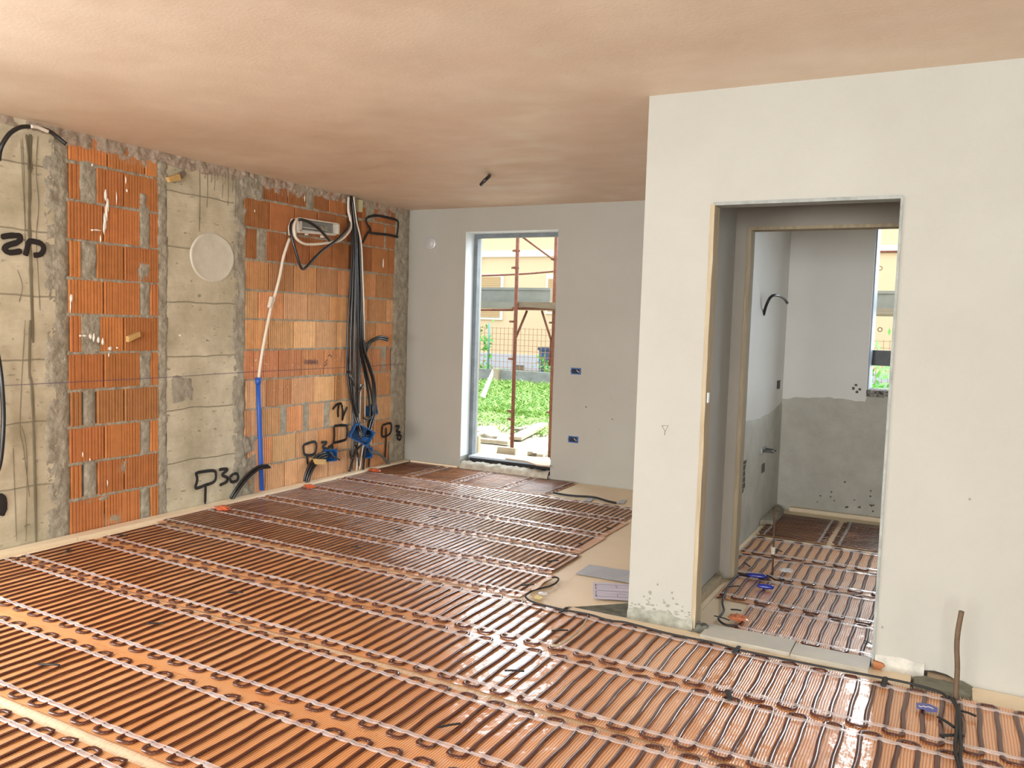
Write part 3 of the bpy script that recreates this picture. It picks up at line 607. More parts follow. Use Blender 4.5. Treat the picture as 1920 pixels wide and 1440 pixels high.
tag(mb.obj('mortar_lump', mat('grey_mortar_bed', (.17, .17, .13), .9, bump=.004, bs=60), smooth=True), 'grey mortar bed behind the upright rusty rod at the wall gap', 'mortar')
# threshold planks in the doorway
tag(MB().box(4.17, 4.60, PY-.085, PY+.10, ZB+.001, .016).obj('threshold_plank', M['threshold']), 'dusty pale plank on the doorway threshold, left piece', 'plank')
tag(MB().box(4.605, 4.945, PY-.10, PY+.06, ZB+.001, .016).obj('threshold_plank', M['threshold']), 'dusty pale plank on the doorway threshold, right piece', 'plank')
mb = MB(); mb.prism([(4.006, -3.20, ZB), (4.03, -3.21, ZB), (4.045, -2.45, ZB), (4.006, -2.42, ZB)], (0, 0, .05)); tag(mb.obj('wood_batten', M['wood']), 'rough wooden batten on the floor along the left lobby wall', 'batten')
mb = MB(); mb.prism([(3.94, -2.1, ZB), (4.0, -2.15, ZB), (4.03, -1.98, ZB), (3.96, -1.72, ZB), (3.94, -1.72, ZB)], (0, 0, .04)); tag(mb.obj('wood_batten', M['wood']), 'short wood offcut on the bathroom floor just past the inner doorway', 'batten')
mb = MB(); mb.prism([(3.938, -.75, ZB), (4.03, -.72, ZB), (4.03, -.22, ZB), (3.938, -.1, ZB)], (0, 0, .045)); tag(mb.obj('cement_curb', M['mortar']), 'grey cement block on the floor in the far left bathroom corner', 'cement block')

# ------------------------------------------------------------------ heating mats
def film(mb, pts_fn, na, nb, edge0, edge1, axis):
    pass
def run_mat(name_label, a0, a1, lo, hi, pitch, axis='x', seed=1, inset=.045, amp=.006, w=.0095, film_over=.022, notch=0, z0=0.0, cat='heating mat', fringe=True, tape_skip=()):
    """axis: direction the mat runs along (a); cable legs run across it (b) from lo(a) to hi(a)"""
    rnd = random.Random(seed); fo = film_over if isinstance(film_over, tuple) else (film_over, film_over)
    def P(a, b_, z): return (a, b_, z) if axis == 'x' else (b_, a, z)
    root = thing('heating_mat', name_label, cat, (P((a0+a1)/2, (lo((a0+a1)/2)+hi((a0+a1)/2))/2, z0)), 'electric underfloor heating mats')
    # film
    mb = MB(); na = max(4, int((a1-a0)/.06)); nb = 12; vs = []
    def zf(a, b_): return z0 + .003 + .0022*noise.noise(Vector((a*4, b_*4, seed)))
    for i in range(na+1):
        a = a0-.015+(a1-a0+.03)*i/na
        l = lo(a)-fo[0]-.004*noise.noise(Vector((a*5, seed, 0))); h = hi(a)+fo[1]+.004*noise.noise(Vector((a*5, seed, 4)))
        for j in range(nb+1):
            b_ = l+(h-l)*j/nb; vs.append(P(a, b_, zf(a, b_)))
    mb.add(vs, [(i*(nb+1)+j, (i+1)*(nb+1)+j, (i+1)*(nb+1)+j+1, i*(nb+1)+j+1) for i in range(na) for j in range(nb)])
    if fringe:
        a = a0
        while a < a1:
            for fn, sg in ((lo, -1), (hi, 1)):
                L = rnd.uniform(.004, .022); e = fn(a)+sg*fo[0 if sg < 0 else 1]*.8; da = rnd.uniform(-.006, .006)
                mb.add([P(a, e, z0+.0035), P(a+.0022, e, z0+.0035), P(a+da+.0016, e+sg*(L+.01), z0+.002), P(a+da, e+sg*(L+.01), z0+.002)], [(0, 1, 2, 3)])
            a += .0105*(1 if axis else 1)
    mb.obj('mesh_film', M['film_y'] if axis == 'x' else M['film_x'], root, smooth=True, fix=False)
    # cable serpentine
    half = pitch/2; n = int((a1-a0)/half); n -= (n % 2 == 0); pts = []
    zc_ = z0+.0085
    def leg(i): return a0 + .012 + i*half + .25*half*0
    for i in range(n+1):
        a = leg(i); l = lo(a); h = hi(a); up = (i % 2 == 0)
        s = rnd.uniform(-1, 1)*amp; ph = rnd.uniform(0, 6.28)
        nseg = 9; ts = [k/nseg for k in range(nseg+1)]
        if not up: ts = ts[::-1]
        cut = half*.28
        for t in ts:
            b_ = l+cut+(h-l-2*cut)*t; e = math.sin(math.pi*t)
            pts.append(P(a+e*(s+amp*.6*math.sin(t*7+ph)), b_, zc_+.0012*noise.noise(Vector((a*9, b_*9, 1)))))
        if i < n:
            a2 = leg(i+1); e = h if up else l; sg = 1 if up else -1; j = rnd.uniform(-.004, .004)
            pts.append(P(a+half*.03, e-sg*.012+j, zc_)); pts.append(P(a+half*.22, e+j*.6, zc_)); pts.append(P(a+half*.78, e+sg*.001-j*.6, zc_+.001)); pts.append(P(a2-half*.03, e-sg*.012+j, zc_))
    MB().tube(pts, w, 8, flat=.42).obj('heating_cable', M['cable'], root, smooth=True)
    # tapes
    for k, (fn, sg) in enumerate(((lo, 1), (hi, -1))):
        if k in tape_skip: continue
        mb = MB(); n2 = int((a1-a0)/.02); vs = []; tw = .022
        for i in range(n2+1):
            a = a0-.01+(a1-a0+.02)*i/n2; c_ = fn(a)+sg*inset+.004*noise.noise(Vector((a*2.5, k, seed)))
            ph = ((a-a0-.012)/half) % 1; over = max(0, math.cos(ph*2*math.pi))
            z = z0+.0115+.002*over+.002*noise.noise(Vector((a*25, k, seed)))
            ww = tw*(.50+.07*noise.noise(Vector((a*14, k, seed+3))))
            tl = .004*noise.noise(Vector((a*11, k, seed+9)))
            for q, dz in ((-1, -.002), (-.4, .0015), (.3, -.001), (1, .001)): vs.append(P(a, c_+q*ww, z+dz+tl*q))
        mb.add(vs, [(i*4+j, (i+1)*4+j, (i+1)*4+j+1, i*4+j+1) for i in range(n2) for j in range(3)])
        mb.obj('adhesive_tape', M['tape'], root, smooth=True)
    return root
def lin(pts):
    def f(x):
        if x <= pts[0][0]: (a, b_), (c_, d) = pts[0], pts[1]
        else:
            for k in range(len(pts)-1):
                (a, b_), (c_, d) = pts[k], pts[k+1]
                if x <= c_: break
        return b_+(d-b_)*(x-a)/(c_-a)
    return f
PC = .1325; PF = .0935
run_mat('orange heating mat at the bottom left edge of the photo, nearest row', 1.0, 5.0, lin([(0, -6.02), (3, -6.08), (7, -6.12)]), lin([(0, -5.58), (3, -5.63), (7, -5.68)]), PC, seed=1, film_over=(.02, .012))
run_mat('orange heating mat, second row from the bottom left corner, below the first cream gap', .3, 6.3, lin([(0, -5.49), (3, -5.55), (7, -5.58)]), lin([(1, -5.03), (2, -5.06), (3.3, -5.09), (7, -5.12)]), PC, seed=2, film_over=(.012, .05))
run_mat('orange heating mat, third row, in front of the wide cream gap', .17, 6.6, lin([(1.1, -4.945), (2, -4.985), (3.5, -5.02), (7, -5.05)]), lin([(.37, -4.42), (1.3, -4.475), (2.4, -4.52), (3.7, -4.58), (7, -4.62)]), PC, seed=3, film_over=(.045, .012))
run_mat('orange heating mat just beyond the wide cream gap, fourth row from the bottom', .19, 6.8, lin([(.36, -4.39), (1.4, -4.44), (3, -4.48), (4.2, -4.54), (7, -4.60)]), lin([(1.1, -3.93), (1.9, -3.965), (3, -3.985), (4.7, -4.045), (7, -4.12)]), PC, seed=4, film_over=(.010, .03))
run_mat('orange heating mat running along the foot of the partition and doorway', .2, 6.8, lin([(.2, -3.83), (1, -3.87), (3.4, -3.95), (4.6, -4.01), (7, -4.08)]), lin([(.2, -3.35), (1.3, -3.39), (3.25, -3.425), (4.06, -3.475), (4.6, -3.52), (7, -3.57)]), PC, seed=5)
R_ = lambda l0, l1: lin([(.2, l0), (3.05, l1)])
run_mat('fine-pitched orange heating mat nearest the papers, ending at the black cable loop', .13, 3.12, R_(-3.28, -3.38+.04), R_(-2.81, -2.90), PF, seed=6, w=.0075, amp=.004)
run_mat('fine-pitched orange heating mat starting beside the sprayed 30 and the short black conduits', .13, 3.08, R_(-2.775, -2.845), R_(-2.27, -2.40), PF, seed=7, w=.0075, amp=.004)
run_mat('fine-pitched orange heating mat starting by the foot of the blue pipe', .12, 3.05, R_(-2.235, -2.32), R_(-1.72, -1.86), PF, seed=8, w=.0075, amp=.004)
run_mat('fine-pitched orange heating mat starting by the arched conduits with the small blue box', .12, 3.03, R_(-1.69, -1.82), R_(-1.22, -1.32), PF, seed=9, w=.0075, amp=.004)
run_mat('fine-pitched orange heating mat starting at the foot of the big conduit bundle', .11, 2.98, R_(-1.19, -1.29), R_(-.77, -.82), PF, seed=10, w=.0075, amp=.004)
cn = lambda v: (lambda a: v)
for i, (x0, x1, nm) in enumerate([(.06, .56, 'leftmost short mat of the far row, in the brick and white corner'), (.60, 1.09, 'short mat in the far row left of centre, below the left window edge'), (1.11, 1.60, 'short mat in the far row directly below the tall window'), (1.62, 2.05, 'rightmost short mat in the far row, below the blue sockets')]):
    run_mat('dark reddish '+nm, -.73, -.065, cn(x0), cn(x1), .075, axis='y', seed=20+i, w=.006, amp=.003, inset=.035, film_over=.012)
# bathroom
run_mat('heating mat with crosswise cables at the bathroom back wall, left one', -1.09, -.27, cn(3.99), cn(4.47), .085, axis='y', seed=31, w=.007, amp=.003, film_over=.01)
run_mat('heating mat with crosswise cables at the bathroom back wall, right one', -1.09, -.27, cn(4.52), cn(5.0), .085, axis='y', seed=32, w=.007, amp=.003, film_over=.01)
run_mat('bathroom heating mat, first wide row in front of the crosswise ones', 3.99, 5.25, cn(-1.68), cn(-1.20), PC, seed=33)
run_mat('bathroom heating mat, second wide row, behind the blue tape pieces', 4.0, 5.25, cn(-2.21), cn(-1.73), PC, seed=34)
run_mat('heating mat in the inner doorway with the blue tape pieces', 4.09, 5.13, lin([(4, -2.72), (5, -2.76)]), lin([(4, -2.24), (5, -2.29)]), PC, seed=35, z0=.0)
run_mat('heating mat nearest the doorway threshold inside the lobby', 4.29, 5.2, lin([(4, -3.21), (5, -3.26)]), lin([(4, -2.77), (5, -2.79)]), PC, seed=36)

# ------------------------------------------------------------------ small things on the floor
def fl(px, py, z=.02): return W(px, py, 2, z)
def floor_cable(name, label, pts, r=.005, m='blackmat', z=.018, cat='cable', group=None, smoothk=5):
    P = smoothline([fl(a, b_, z) for a, b_ in pts], smoothk)
    return tag(MB().tube(P, r, 8).obj(name, M[m], smooth=True), label, cat, group)
K = (960, 1000, 6.857)
loop = [(960+a/6.857, 1000+b_/6.857) for a, b_ in [(515, 568), (570, 565), (598, 590), (560, 640), (480, 680), (380, 705), (260, 740), (185, 790), (180, 825), (260, 880), (450, 935), (700, 990), (1000, 1045), (1250, 1120)]]
loop += [(960+a/3.4286, 1100+b_/3.4286) for a, b_ in [(740, 232), (1000, 300), (1300, 362), (1500, 415), (1920, 500)]]
loop += [(1500+a/3.2738, 1000+b_/3.2738) for a, b_ in [(250, 840), (400, 868), (600, 905), (750, 940), (860, 975), (910, 1010)]]
floor_cable('supply_cable', 'long black supply cable looping out by the papers and running along the partition foot', loop, .0055, z=.02)
zz = lambda L: [(1640+a/6, 1200+b_/6) for a, b_ in L]
floor_cable('supply_cable', 'dark cable running down from the rusty rod to the bottom edge, left of the pair', zz([(850, 640), (890, 700), (925, 780), (925, 900), (920, 1050), (905, 1180), (920, 1320), (960, 1460)]), .007, z=.022)
floor_cable('supply_cable', 'dark cable running down from the rusty rod to the bottom edge, right of the pair', zz([(880, 660), (920, 730), (950, 800), (955, 950), (960, 1080), (970, 1200), (960, 1320), (985, 1460)]), .007, z=.022)
c7 = lambda L: [(1280+a/5.0526, 1020+b_/5.0526) for a, b_ in L]
floor_cable('supply_cable', 'black cable curling over the bare board inside the doorway', c7([(520, 775), (430, 770), (370, 745), (340, 705), (375, 660), (392, 620), (378, 560), (390, 500), (415, 440), (440, 380), (480, 330), (540, 290)]), .006, z=.016)
floor_cable('supply_cable', 'black cable joining the two blue tape pieces in the bathroom doorway', c7([(540, 290), (600, 288), (660, 290), (760, 290), (830, 310), (880, 340), (960, 335)]), .005, z=.02)
# black ties / clips on the mats
def clip(px0, py0, px1, py1, lab, w=.007, z=.019):
    a, b_ = fl(px0, py0, z), fl(px1, py1, z); mid = (a+b_)/2
    o = MB().tube([a, a.lerp(b_, .5)+Vector((0, 0, .002)), b_], w, 6, flat=.5).obj('cable_tie', M['blackmat']); return tag(o, lab, 'cable tie')
f6 = lambda L: [(L[0]/6, 1000+L[1]/6), (L[2]/6, 1000+L[3]/6)]
def clipz(ox, oy, s, c, lab, w=.007): clip(ox+c[0]/s, oy+c[1]/s, ox+c[2]/s, oy+c[3]/s, lab, w)
clipz(0, 1000, 6, (1645, 1020, 1855, 1010), 'short black tie on a mat before the wide cream gap, at the left')
clipz(0, 1000, 6, (735, 212, 800, 172), 'short black tie near the left wall under the narrow brick panel')
clipz(0, 1000, 6, (195, 275, 290, 262), 'black tie at the left end of the mats by the drip-stained concrete')
clipz(0, 1000, 6, (1315, 15, 1430, 28), 'black tie at the mat end below the left brick panel corner')
clipz(0, 940, 2.88, (208, 880, 322, 884), 'short black tie lying over cables in the lower left foreground')
clipz(0, 940, 2.88, (1225, 492, 1312, 492), 'short black tie on the fourth mat, left of the photo centre')
clipz(440, 1140, 3.4286, (1308, 768, 1450, 742), 'short black tie in the bottom foreground, on the nearest mats at the centre')
clipz(440, 1140, 3.4286, (1735, 402, 1862, 406), 'short black tie on a shiny mat just before the centre')
clipz(960, 1100, 3.4286, (255, 283, 360, 280), 'short black tie near the end of the pale folded film edge')
clipz(960, 1000, 6.857, (120, 672, 285, 655), 'black tie beside the loose cable loop')
clipz(960, 1000, 6.857, (450, 360, 598, 348), 'black tie on the last fine mat next to the bare boards')
clipz(960, 1000, 6.857, (610, 1020, 705, 955), 'thick black tape stub holding the cable at the board edge', .010)
clipz(960, 1100, 3.4286, (1425, 425, 1460, 385), 'thick black tape stub holding the cable before the doorway', .011)
clipz(960, 1100, 3.4286, (1385, 668, 1402, 725), 'thick short black tape piece lying upright on the mat in front of the doorway', .012)
clipz(1640, 1200, 6, (95, 515, 125, 425), 'black tape stub on the cable right of the doorway', .012)
clipz(1640, 1200, 6, (715, 865, 900, 985), 'slanting black tie left of the dark cable pair', .009)
clipz(1640, 1200, 6, (740, 1075, 1000, 1075), 'black tie wrapped across the dark cable pair', .010)
clipz(1640, 1200, 6, (970, 795, 1140, 855), 'black tie sticking out right of the dark cable pair', .008)
clipz(620, 840, 3.2, (585, 410, 645, 416), 'small black tie on the far fine mats, centre')
clipz(620, 840, 3.2, (380, 490, 438, 494), 'small black tie on the far fine mats, left of centre')
clipz(620, 840, 3.2, (125, 592, 180, 600), 'small black tie on the far fine mats nearest the left wall bundle')
clipz(620, 840, 3.2, (1655, 478, 1680, 485), 'small grey black clip at the right end of the far mats', .010)
clipz(620, 840, 3.2, (1493, 572, 1510, 580), 'small grey clip at the right mat end, one row nearer', .010)
clipz(1280, 1020, 5.0526, (585, 178, 635, 213), 'black tie on the bathroom mat beside the left wall')
clipz(1280, 1020, 5.0526, (430, 408, 535, 398), 'black tie at the left mat end in the inner doorway')
clipz(1280, 1020, 5.0526, (330, 508, 400, 502), 'black tie on the bare board inside the lobby')
clipz(1280, 1020, 5.0526, (455, 620, 555, 630), 'black tie at the corner of the threshold mat')
clipz(1280, 1020, 5.0526, (300, 680, 445, 722), 'crossed black tie near the threshold plank', .005)
clipz(1280, 1020, 5.0526, (870, 45, 940, 72), 'black tie behind the upright bar in the bathroom')
clipz(1280, 1020, 5.0526, (1720, 912, 1790, 950), 'thin black tie on the shiny mat by the right door jamb', .005)

# blue tape pieces with pen scrawl
def bluetape(px, lab):
    P_ = [fl(a, b_, .021) for a, b_ in px]; mb = MB(); mb.prism(P_, (0, 0, .0015)); return tag(mb.obj('blue_tape', M['bluetape']), lab, 'tape')
bt = bluetape(zz([(465, 706), (540, 712), (620, 725), (712, 765), (705, 815), (600, 805), (540, 780), (470, 768)]), 'blue tape with white scrawl stuck on the mat near the rusty rod')
mb = MB(); mb.tube([fl(a, b_, .0235) for a, b_ in zz([(495, 738), (520, 752), (550, 742), (575, 755), (600, 750), (640, 762), (660, 775)])], .0012, 4); mb.obj('pen_scrawl', M['white_paint'], bt)
def wrap(c, r, L, ang, lab):
    rt = []; c = Vector(c); d = Vector((math.cos(ang), math.sin(ang), 0))
    P_ = [c+d*L*(t-.5) for t in [0, .12, .25, .37, .5, .62, .75, .88, 1]]; R = [r*.5, r, r*.85, r*1.05, r*.9, r*1.1, r*.85, r, r*.5]
    return tag(MB().tube(P_, R, 9, flat=.7).obj('blue_tape_joint', M['bluetape'], smooth=True), lab, 'tape joint')
a1_ = fl(1280+705/5.0526, 1020+300/5.0526, .028); wrap(a1_, .020, .115, .15, 'blue insulating tape joint on the cable, the farther of two in the bathroom doorway')
a1_ = fl(1280+785/5.0526, 1020+402/5.0526, .028); wrap(a1_, .020, .095, .2, 'blue insulating tape joint lying loose, the nearer of two in the bathroom doorway')
def crumple(c, r, lab, m, seed, sq=.5):
    mb = MB(); vs = []; n = 14; k = 9
    for i in range(k+1):
        th = math.pi*i/k
        for j in range(n):
            ph = 2*math.pi*j/n; d = Vector((math.sin(th)*math.cos(ph), math.sin(th)*math.sin(ph), math.cos(th)))
            rr = r*(1+.5*noise.noise(d*2.5+Vector((seed, 0, 0)))); vs.append((c.x+d.x*rr*1.4, c.y+d.y*rr, c.z+d.z*rr*sq))
    mb.add(vs, [(i*n+j, i*n+(j+1) % n, (i+1)*n+(j+1) % n, (i+1)*n+j) for i in range(k) for j in range(n)])
    return tag(mb.obj('plastic_scrap', m), lab, 'scrap')
crumple(fl(1280+980/5.0526, 1020+248/5.0526, .025), .028, 'crumpled clear plastic scrap on the bathroom mat right of the upright bar', M['plastic'], 1, .4)
crumple(fl(960+335/6.857, 1000+825/6.857, .012), .022, 'small yellowish crumpled scrap on the bare board inside the black cable loop', mat('yellowish_scrap', (.62, .52, .27), .7), 2, .5)
crumple(fl(960+395/6.857, 1000+775/6.857, .01), .02, 'small translucent scrap beside the yellowish one', M['plastic'], 3, .4)
crumple(fl(1280+525/5.0526, 1020+700/5.0526, .028), .035, 'shiny torn film scrap at the corner of the threshold mat', mat('torn_orange_film', (.40, .13, .06), .15, coat=1), 5, .5)
# folded pale film edge on the partition mat and on the loop
mb = MB(); pp = [(480, 210), (455, 255), (400, 310), (355, 345), (300, 375), (250, 380)]
P_ = [fl(960+a/3.4286, 1100+b_/3.4286, .022) for a, b_ in pp]; mb.tube(smoothline(P_, 4), .006, 6, flat=.8)
tag(mb.obj('folded_film_edge', M['plank'], smooth=True), 'pale folded edge of loose film on the shiny mat left of the partition corner', 'film edge')
mb = MB(); A_ = smoothline([fl(960+a/6.857, 1000+b_/6.857, .014) for a, b_ in [(235, 690), (330, 640), (400, 590), (500, 568)]], 4); B_ = smoothline([fl(960+a/6.857, 1000+b_/6.857, .03) for a, b_ in [(250, 735), (340, 700), (420, 620), (520, 580)]], 4)
mb.add(A_+B_, [(i, i+1, len(A_)+i+1, len(A_)+i) for i in range(len(A_)-1)])
tag(mb.obj('folded_film_edge', mat('pale_loose_film', (.78, .58, .46), .3), smooth=True), 'curled pale corner of loose film inside the black cable loop', 'film edge')

# connection between the far mats with two label flags
FF = lambda L: [(620+a/3.2, 840+b_/3.2) for a, b_ in L]
floor_cable('supply_cable', 'dark connection cable with two white flags on the bare boards below the blue sockets', FF([(1335, 268), (1400, 280), (1470, 288), (1545, 292), (1600, 300), (1660, 318), (1712, 330)]), .010, z=.012)
for k, (q, lab) in enumerate((([(1505, 325), (1540, 305), (1580, 298), (1560, 322)], 'small white label flag on the far dark cable, left of two'), ([(1715, 330), (1745, 312), (1775, 312), (1760, 333)], 'small white label flag at the end of the far dark cable, right of two'))):
    mb = MB(); mb.prism([fl(a, b_, .004) for a, b_ in FF(q)], (0, 0, .002)); tag(mb.obj('label_flag', M['paper2']), lab, 'label')
redf = mat('bunched_red_orange_film', (.62, .12, .04), .2, coat=1, bump=.004, bs=50)
for (a, b_, r, lab) in [(300+560/4.8, 900+252/4.8, .05, 'bunched shiny red-orange film at a mat end by the sprayed 30'), (300+1345/4.8, 900+58/4.8, .045, 'bunched shiny red-orange film at a mat end by the arched conduits'), (620+262/3.2, 840+132/3.2, .045, 'bunched shiny red-orange film at a mat end below the big bundle')]:
    o = crumple(fl(a, b_, .02), r, lab, redf, a, .35); o.name = 'bunched_film'; o['category'] = 'film'

# papers
def sheet(c, w, h, ang, m, lab, seed, lines=None, z=.004):
    root = thing('paper_sheet', lab, 'paper', (c[0], c[1], ZB)); ca, sa = math.cos(ang), math.sin(ang)
    def Q(u, v, dz=0): return (c[0]+u*ca-v*sa, c[1]+u*sa+v*ca, z+.006*abs(noise.noise(Vector((u*6, v*6, seed))))+dz)
    mb = MB(); n = 14; vs = [Q(w*(i/n-.5), h*(j/n-.5), dz) for dz in (0, .0008) for i in range(n+1) for j in range(n+1)]; o = (n+1)**2
    mb.add(vs, [(k*o+i*(n+1)+j, k*o+(i+1)*(n+1)+j, k*o+(i+1)*(n+1)+j+1, k*o+i*(n+1)+j+1) for k in (0, 1) for i in range(n) for j in range(n)])
    mb.obj('sheet', m, root, smooth=True)
    if lines:
        ml = MB()
        for (u0, v0, u1, v1, lw) in lines:
            k = max(2, int(math.hypot(u1-u0, v1-v0)/.02)); L = math.hypot(u1-u0, v1-v0) or 1; nx, ny = -(v1-v0)/L*lw/2, (u1-u0)/L*lw/2; vs = []
            for i in range(k+1):
                t = i/k; u = u0+(u1-u0)*t; v = v0+(v1-v0)*t; vs += [Q(u+nx, v+ny, .0022), Q(u-nx, v-ny, .0022)]
            ml.add(vs, [(2*i, 2*i+1, 2*i+3, 2*i+2) for i in range(k)])
        ml.obj('printed_plan', M['ink'], root)
    return root
LN = [(-.17, .11, .2, .11, .003), (-.17, -.11, .2, -.11, .003), (-.17, 0, .2, 0, .003), (-.05, .11, -.05, .06, .002), (-.05, .06, .03, .06, .002), (.03, .11, .03, .03, .002), (.08, .11, .08, -.11, .0025), (-.05, -.11, -.05, -.06, .002), (-.05, -.06, .0, -.06, .002)]
for v0, v1 in ((.11, .085), (.07, .06), (.045, .03), (-.02, -.035), (-.05, -.06), (-.08, -.11)): LN.append((-.17, v0, -.17, v1, .006))
for i in range(9): LN.append((-.13+.012*i, .07, -.125+.012*i, .072, .002)); LN.append((-.12+.01*i, -.06, -.115+.01*i, -.058, .002))
pa = math.atan2(-2.765+2.835, 3.554-3.392)*.3
sheet((3.617, -2.965), .37, .30, -.02+.42, M['paper'], 'lilac-white paper with a printed floor plan, the nearer sheet by the partition corner', 3, LN, z=.008)
LN2 = [(-.12+.03*i, -.10, -.05+.03*i, .09, .0015) for i in range(7)]
sheet((3.40, -2.655), .36, .24, .02, M['paper2'], 'plain bluish crumpled paper sheet lying behind the printed plan', 4, LN2, z=.001)

# rusty rod and bathroom bar
base = fl(1791, 1318, 0)
pr = [W(1792, 1312, 1, base.y), W(1795, 1255, 1, base.y), W(1794, 1215, 1, base.y), W(1796, 1185, 1, base.y+.0), W(1803, 1146, 1, base.y+.0)]
pr[0].z = ZB
tag(MB().tube(smoothline(pr, 4), .0105, 8).obj('rusty_rod', M['rustrod'], smooth=True), 'rusty brown steel rod standing upright in front of the right wall', 'steel rod')
b0 = fl(1280+848/5.0526, 1020+310/5.0526, ZB); b1 = W(1452, 950, 1, b0.y)
o = thing('steel_bar', 'thin dark upright steel bar on the bathroom floor with a pale tape band', 'steel bar', b0)
MB().tube([b0, (b0+b1)/2+Vector((.003, 0, 0)), b1], .006, 8).obj('bar', M['rustrod'], o, smooth=True)
tb = b0.lerp(b1, .37); MB().tube([tb-Vector((0, 0, .02)), tb+Vector((0, 0, .025))], [.012, .015], 8).obj('tape_band', M['white'], o)

# ------------------------------------------------------------------ wall electrics
def wallpts(pts, x, o=(0, 0), s=1): return [W(o[0]+p[0]/s, o[1]+p[1]/s, 0, (p[2] if len(p) > 2 else x)) for p in pts]
def conduit(name, pts, r, m, lab, o=(0, 0), s=1, x=.06, group=None, cat='conduit', hollow=True):
    P_ = smoothline(wallpts(pts, x, o, s), 5)
    return tag(MB().tube(P_, r, 10).obj(name, M[m], smooth=True), lab, cat, group)
GB = 'black conduits bundled at the ceiling slot'
LBn = 'flexible black conduit in the thick bundle hanging down the brick wall'
ZBn = ((450, 580), 4)
bund = [
 [(656, 368, .03), (661, 430, .05), (658, 520, .06), (654, 580, .06), (651, 650, .06), (651, 690, .06), (656, 735, .08), (664, 775, .1), (671, 800, .14), (674, 818, .19)],
 [(658, 368, .05), (664, 430, .08), (662, 520, .09), (659, 600, .09), (657, 680, .09), (659, 730, .1), (668, 775, .12), (675, 800, .16), (681, 820, .2)],
 [(660, 369, .06), (668, 430, .09), (669, 520, .10), (670, 600, .10), (671, 680, .08), (670, 740, .07), (671, 800, .06), (668, 840, .05), (655, 884, .05)],
 [(661, 369, .04), (671, 430, .06), (675, 520, .07), (676, 600, .08), (678, 650, .08), (688, 700, .08), (697, 740, .09), (699, 775, .10), (693, 795, .14), (687, 818, .18)],
 [(662, 370, .06), (673, 440, .08), (677, 530, .09), (679, 600, .1), (682, 650, .1), (695, 690, .1), (703, 725, .1), (703, 770, .1), (697, 798, .15), (690, 818, .19)],
 [(659, 370, .03), (666, 430, .04), (672, 520, .05), (673, 600, .05), (675, 650, .06), (684, 700, .06), (691, 740, .07), (694, 775, .08), (690, 800, .08)],
 [(657, 370, .03), (662, 440, .04), (660, 540, .04), (657, 640, .05), (655, 700, .06), (662, 750, .08), (669, 790, .1), (674, 800, .15), (676, 822, .2)],
 [(660, 370, .08), (667, 450, .11), (666, 560, .12), (664, 660, .12), (664, 720, .12), (666, 760, .13), (674, 795, .13), (682, 818, .12)],
 [(662, 370, .04), (674, 450, .05), (679, 540, .06), (681, 620, .07), (686, 670, .08), (698, 710, .08), (701, 750, .09), (700, 785, .1), (690, 812, .1)]]
for b__ in bund: conduit('flexible_conduit', b__, .0115, 'black', LBn, group=GB)
conduit('flexible_conduit', [(660, 440, .03), (664, 520, .03), (664, 620, .03), (664, 700, .03), (662, 780, .03), (661, 840, .03), (659, 880, .03)], .016, 'grey', 'wide grey conduit standing at the left back of the black bundle')
conduit('flexible_conduit', [(672, 600, .04), (676, 660, .04), (673, 720, .04), (672, 775, .04)], .013, 'grey', 'grey conduit in the middle of the bundle above the large blue box')
conduit('rigid_conduit', [(663, 369, .09), (668, 412, .1), (677, 455, .11), (680, 520, .11), (682, 580, .11), (683, 650, .07), (684, 700, .05), (684, 780, .04), (681, 830, .04), (674, 881, .04)], .008, 'wconduit', 'thin white conduit down the right side of the black bundle')
conduit('rigid_conduit', [(676, 720, .04), (674, 780, .04), (672, 830, .04), (668, 883, .04)], .009, 'wconduit', 'short white conduit below the large tilted blue box')
conduit('flexible_conduit', [(656, 845, .08), (660, 860, .07), (672, 840, .09), (684, 830, .1)], .011, 'black', 'black conduit crossing low below the large blue box')
conduit('flexible_conduit', [(688, 828, .09), (684, 850, .07), (681, 880, .05)], .011, 'black', 'black conduit dropping from the large blue box to the floor')
conduit('flexible_conduit', [(667, 830, .06), (672, 860, .06), (673, 873, .1)], .009, 'black', 'short black cable end dangling under the large blue box')
for k, dx in enumerate((0, 3)):
    conduit('flexible_conduit', [(682+dx, 662+dx, .06), (688+dx, 645+dx, .09), (700, 636+dx, .12), (714, 631+dx*1.3, .14), (727, 634+dx*1.5, .15)], .012, 'black', 'black conduit branching right from the bundle at mid height, %s of two' % ('upper', 'lower')[k])
conduit('flexible_conduit', [(651, 697, .1), (655, 702, .13), (660, 712, .15), (663, 722, .13)], .010, 'black', 'cut conduit end pointing up left from the bundle')
conduit('flexible_conduit', [(682, 723, .17), (675, 730, .17), (671, 742, .15), (670, 760, .13)], .012, 'black', 'cut conduit end pointing up right in front of the bundle')
conduit('flexible_conduit', [(681, 783, .1), (690, 786, .11), (697, 780, .1)], .010, 'black', 'short black loop between the bundle and the small rear blue box')
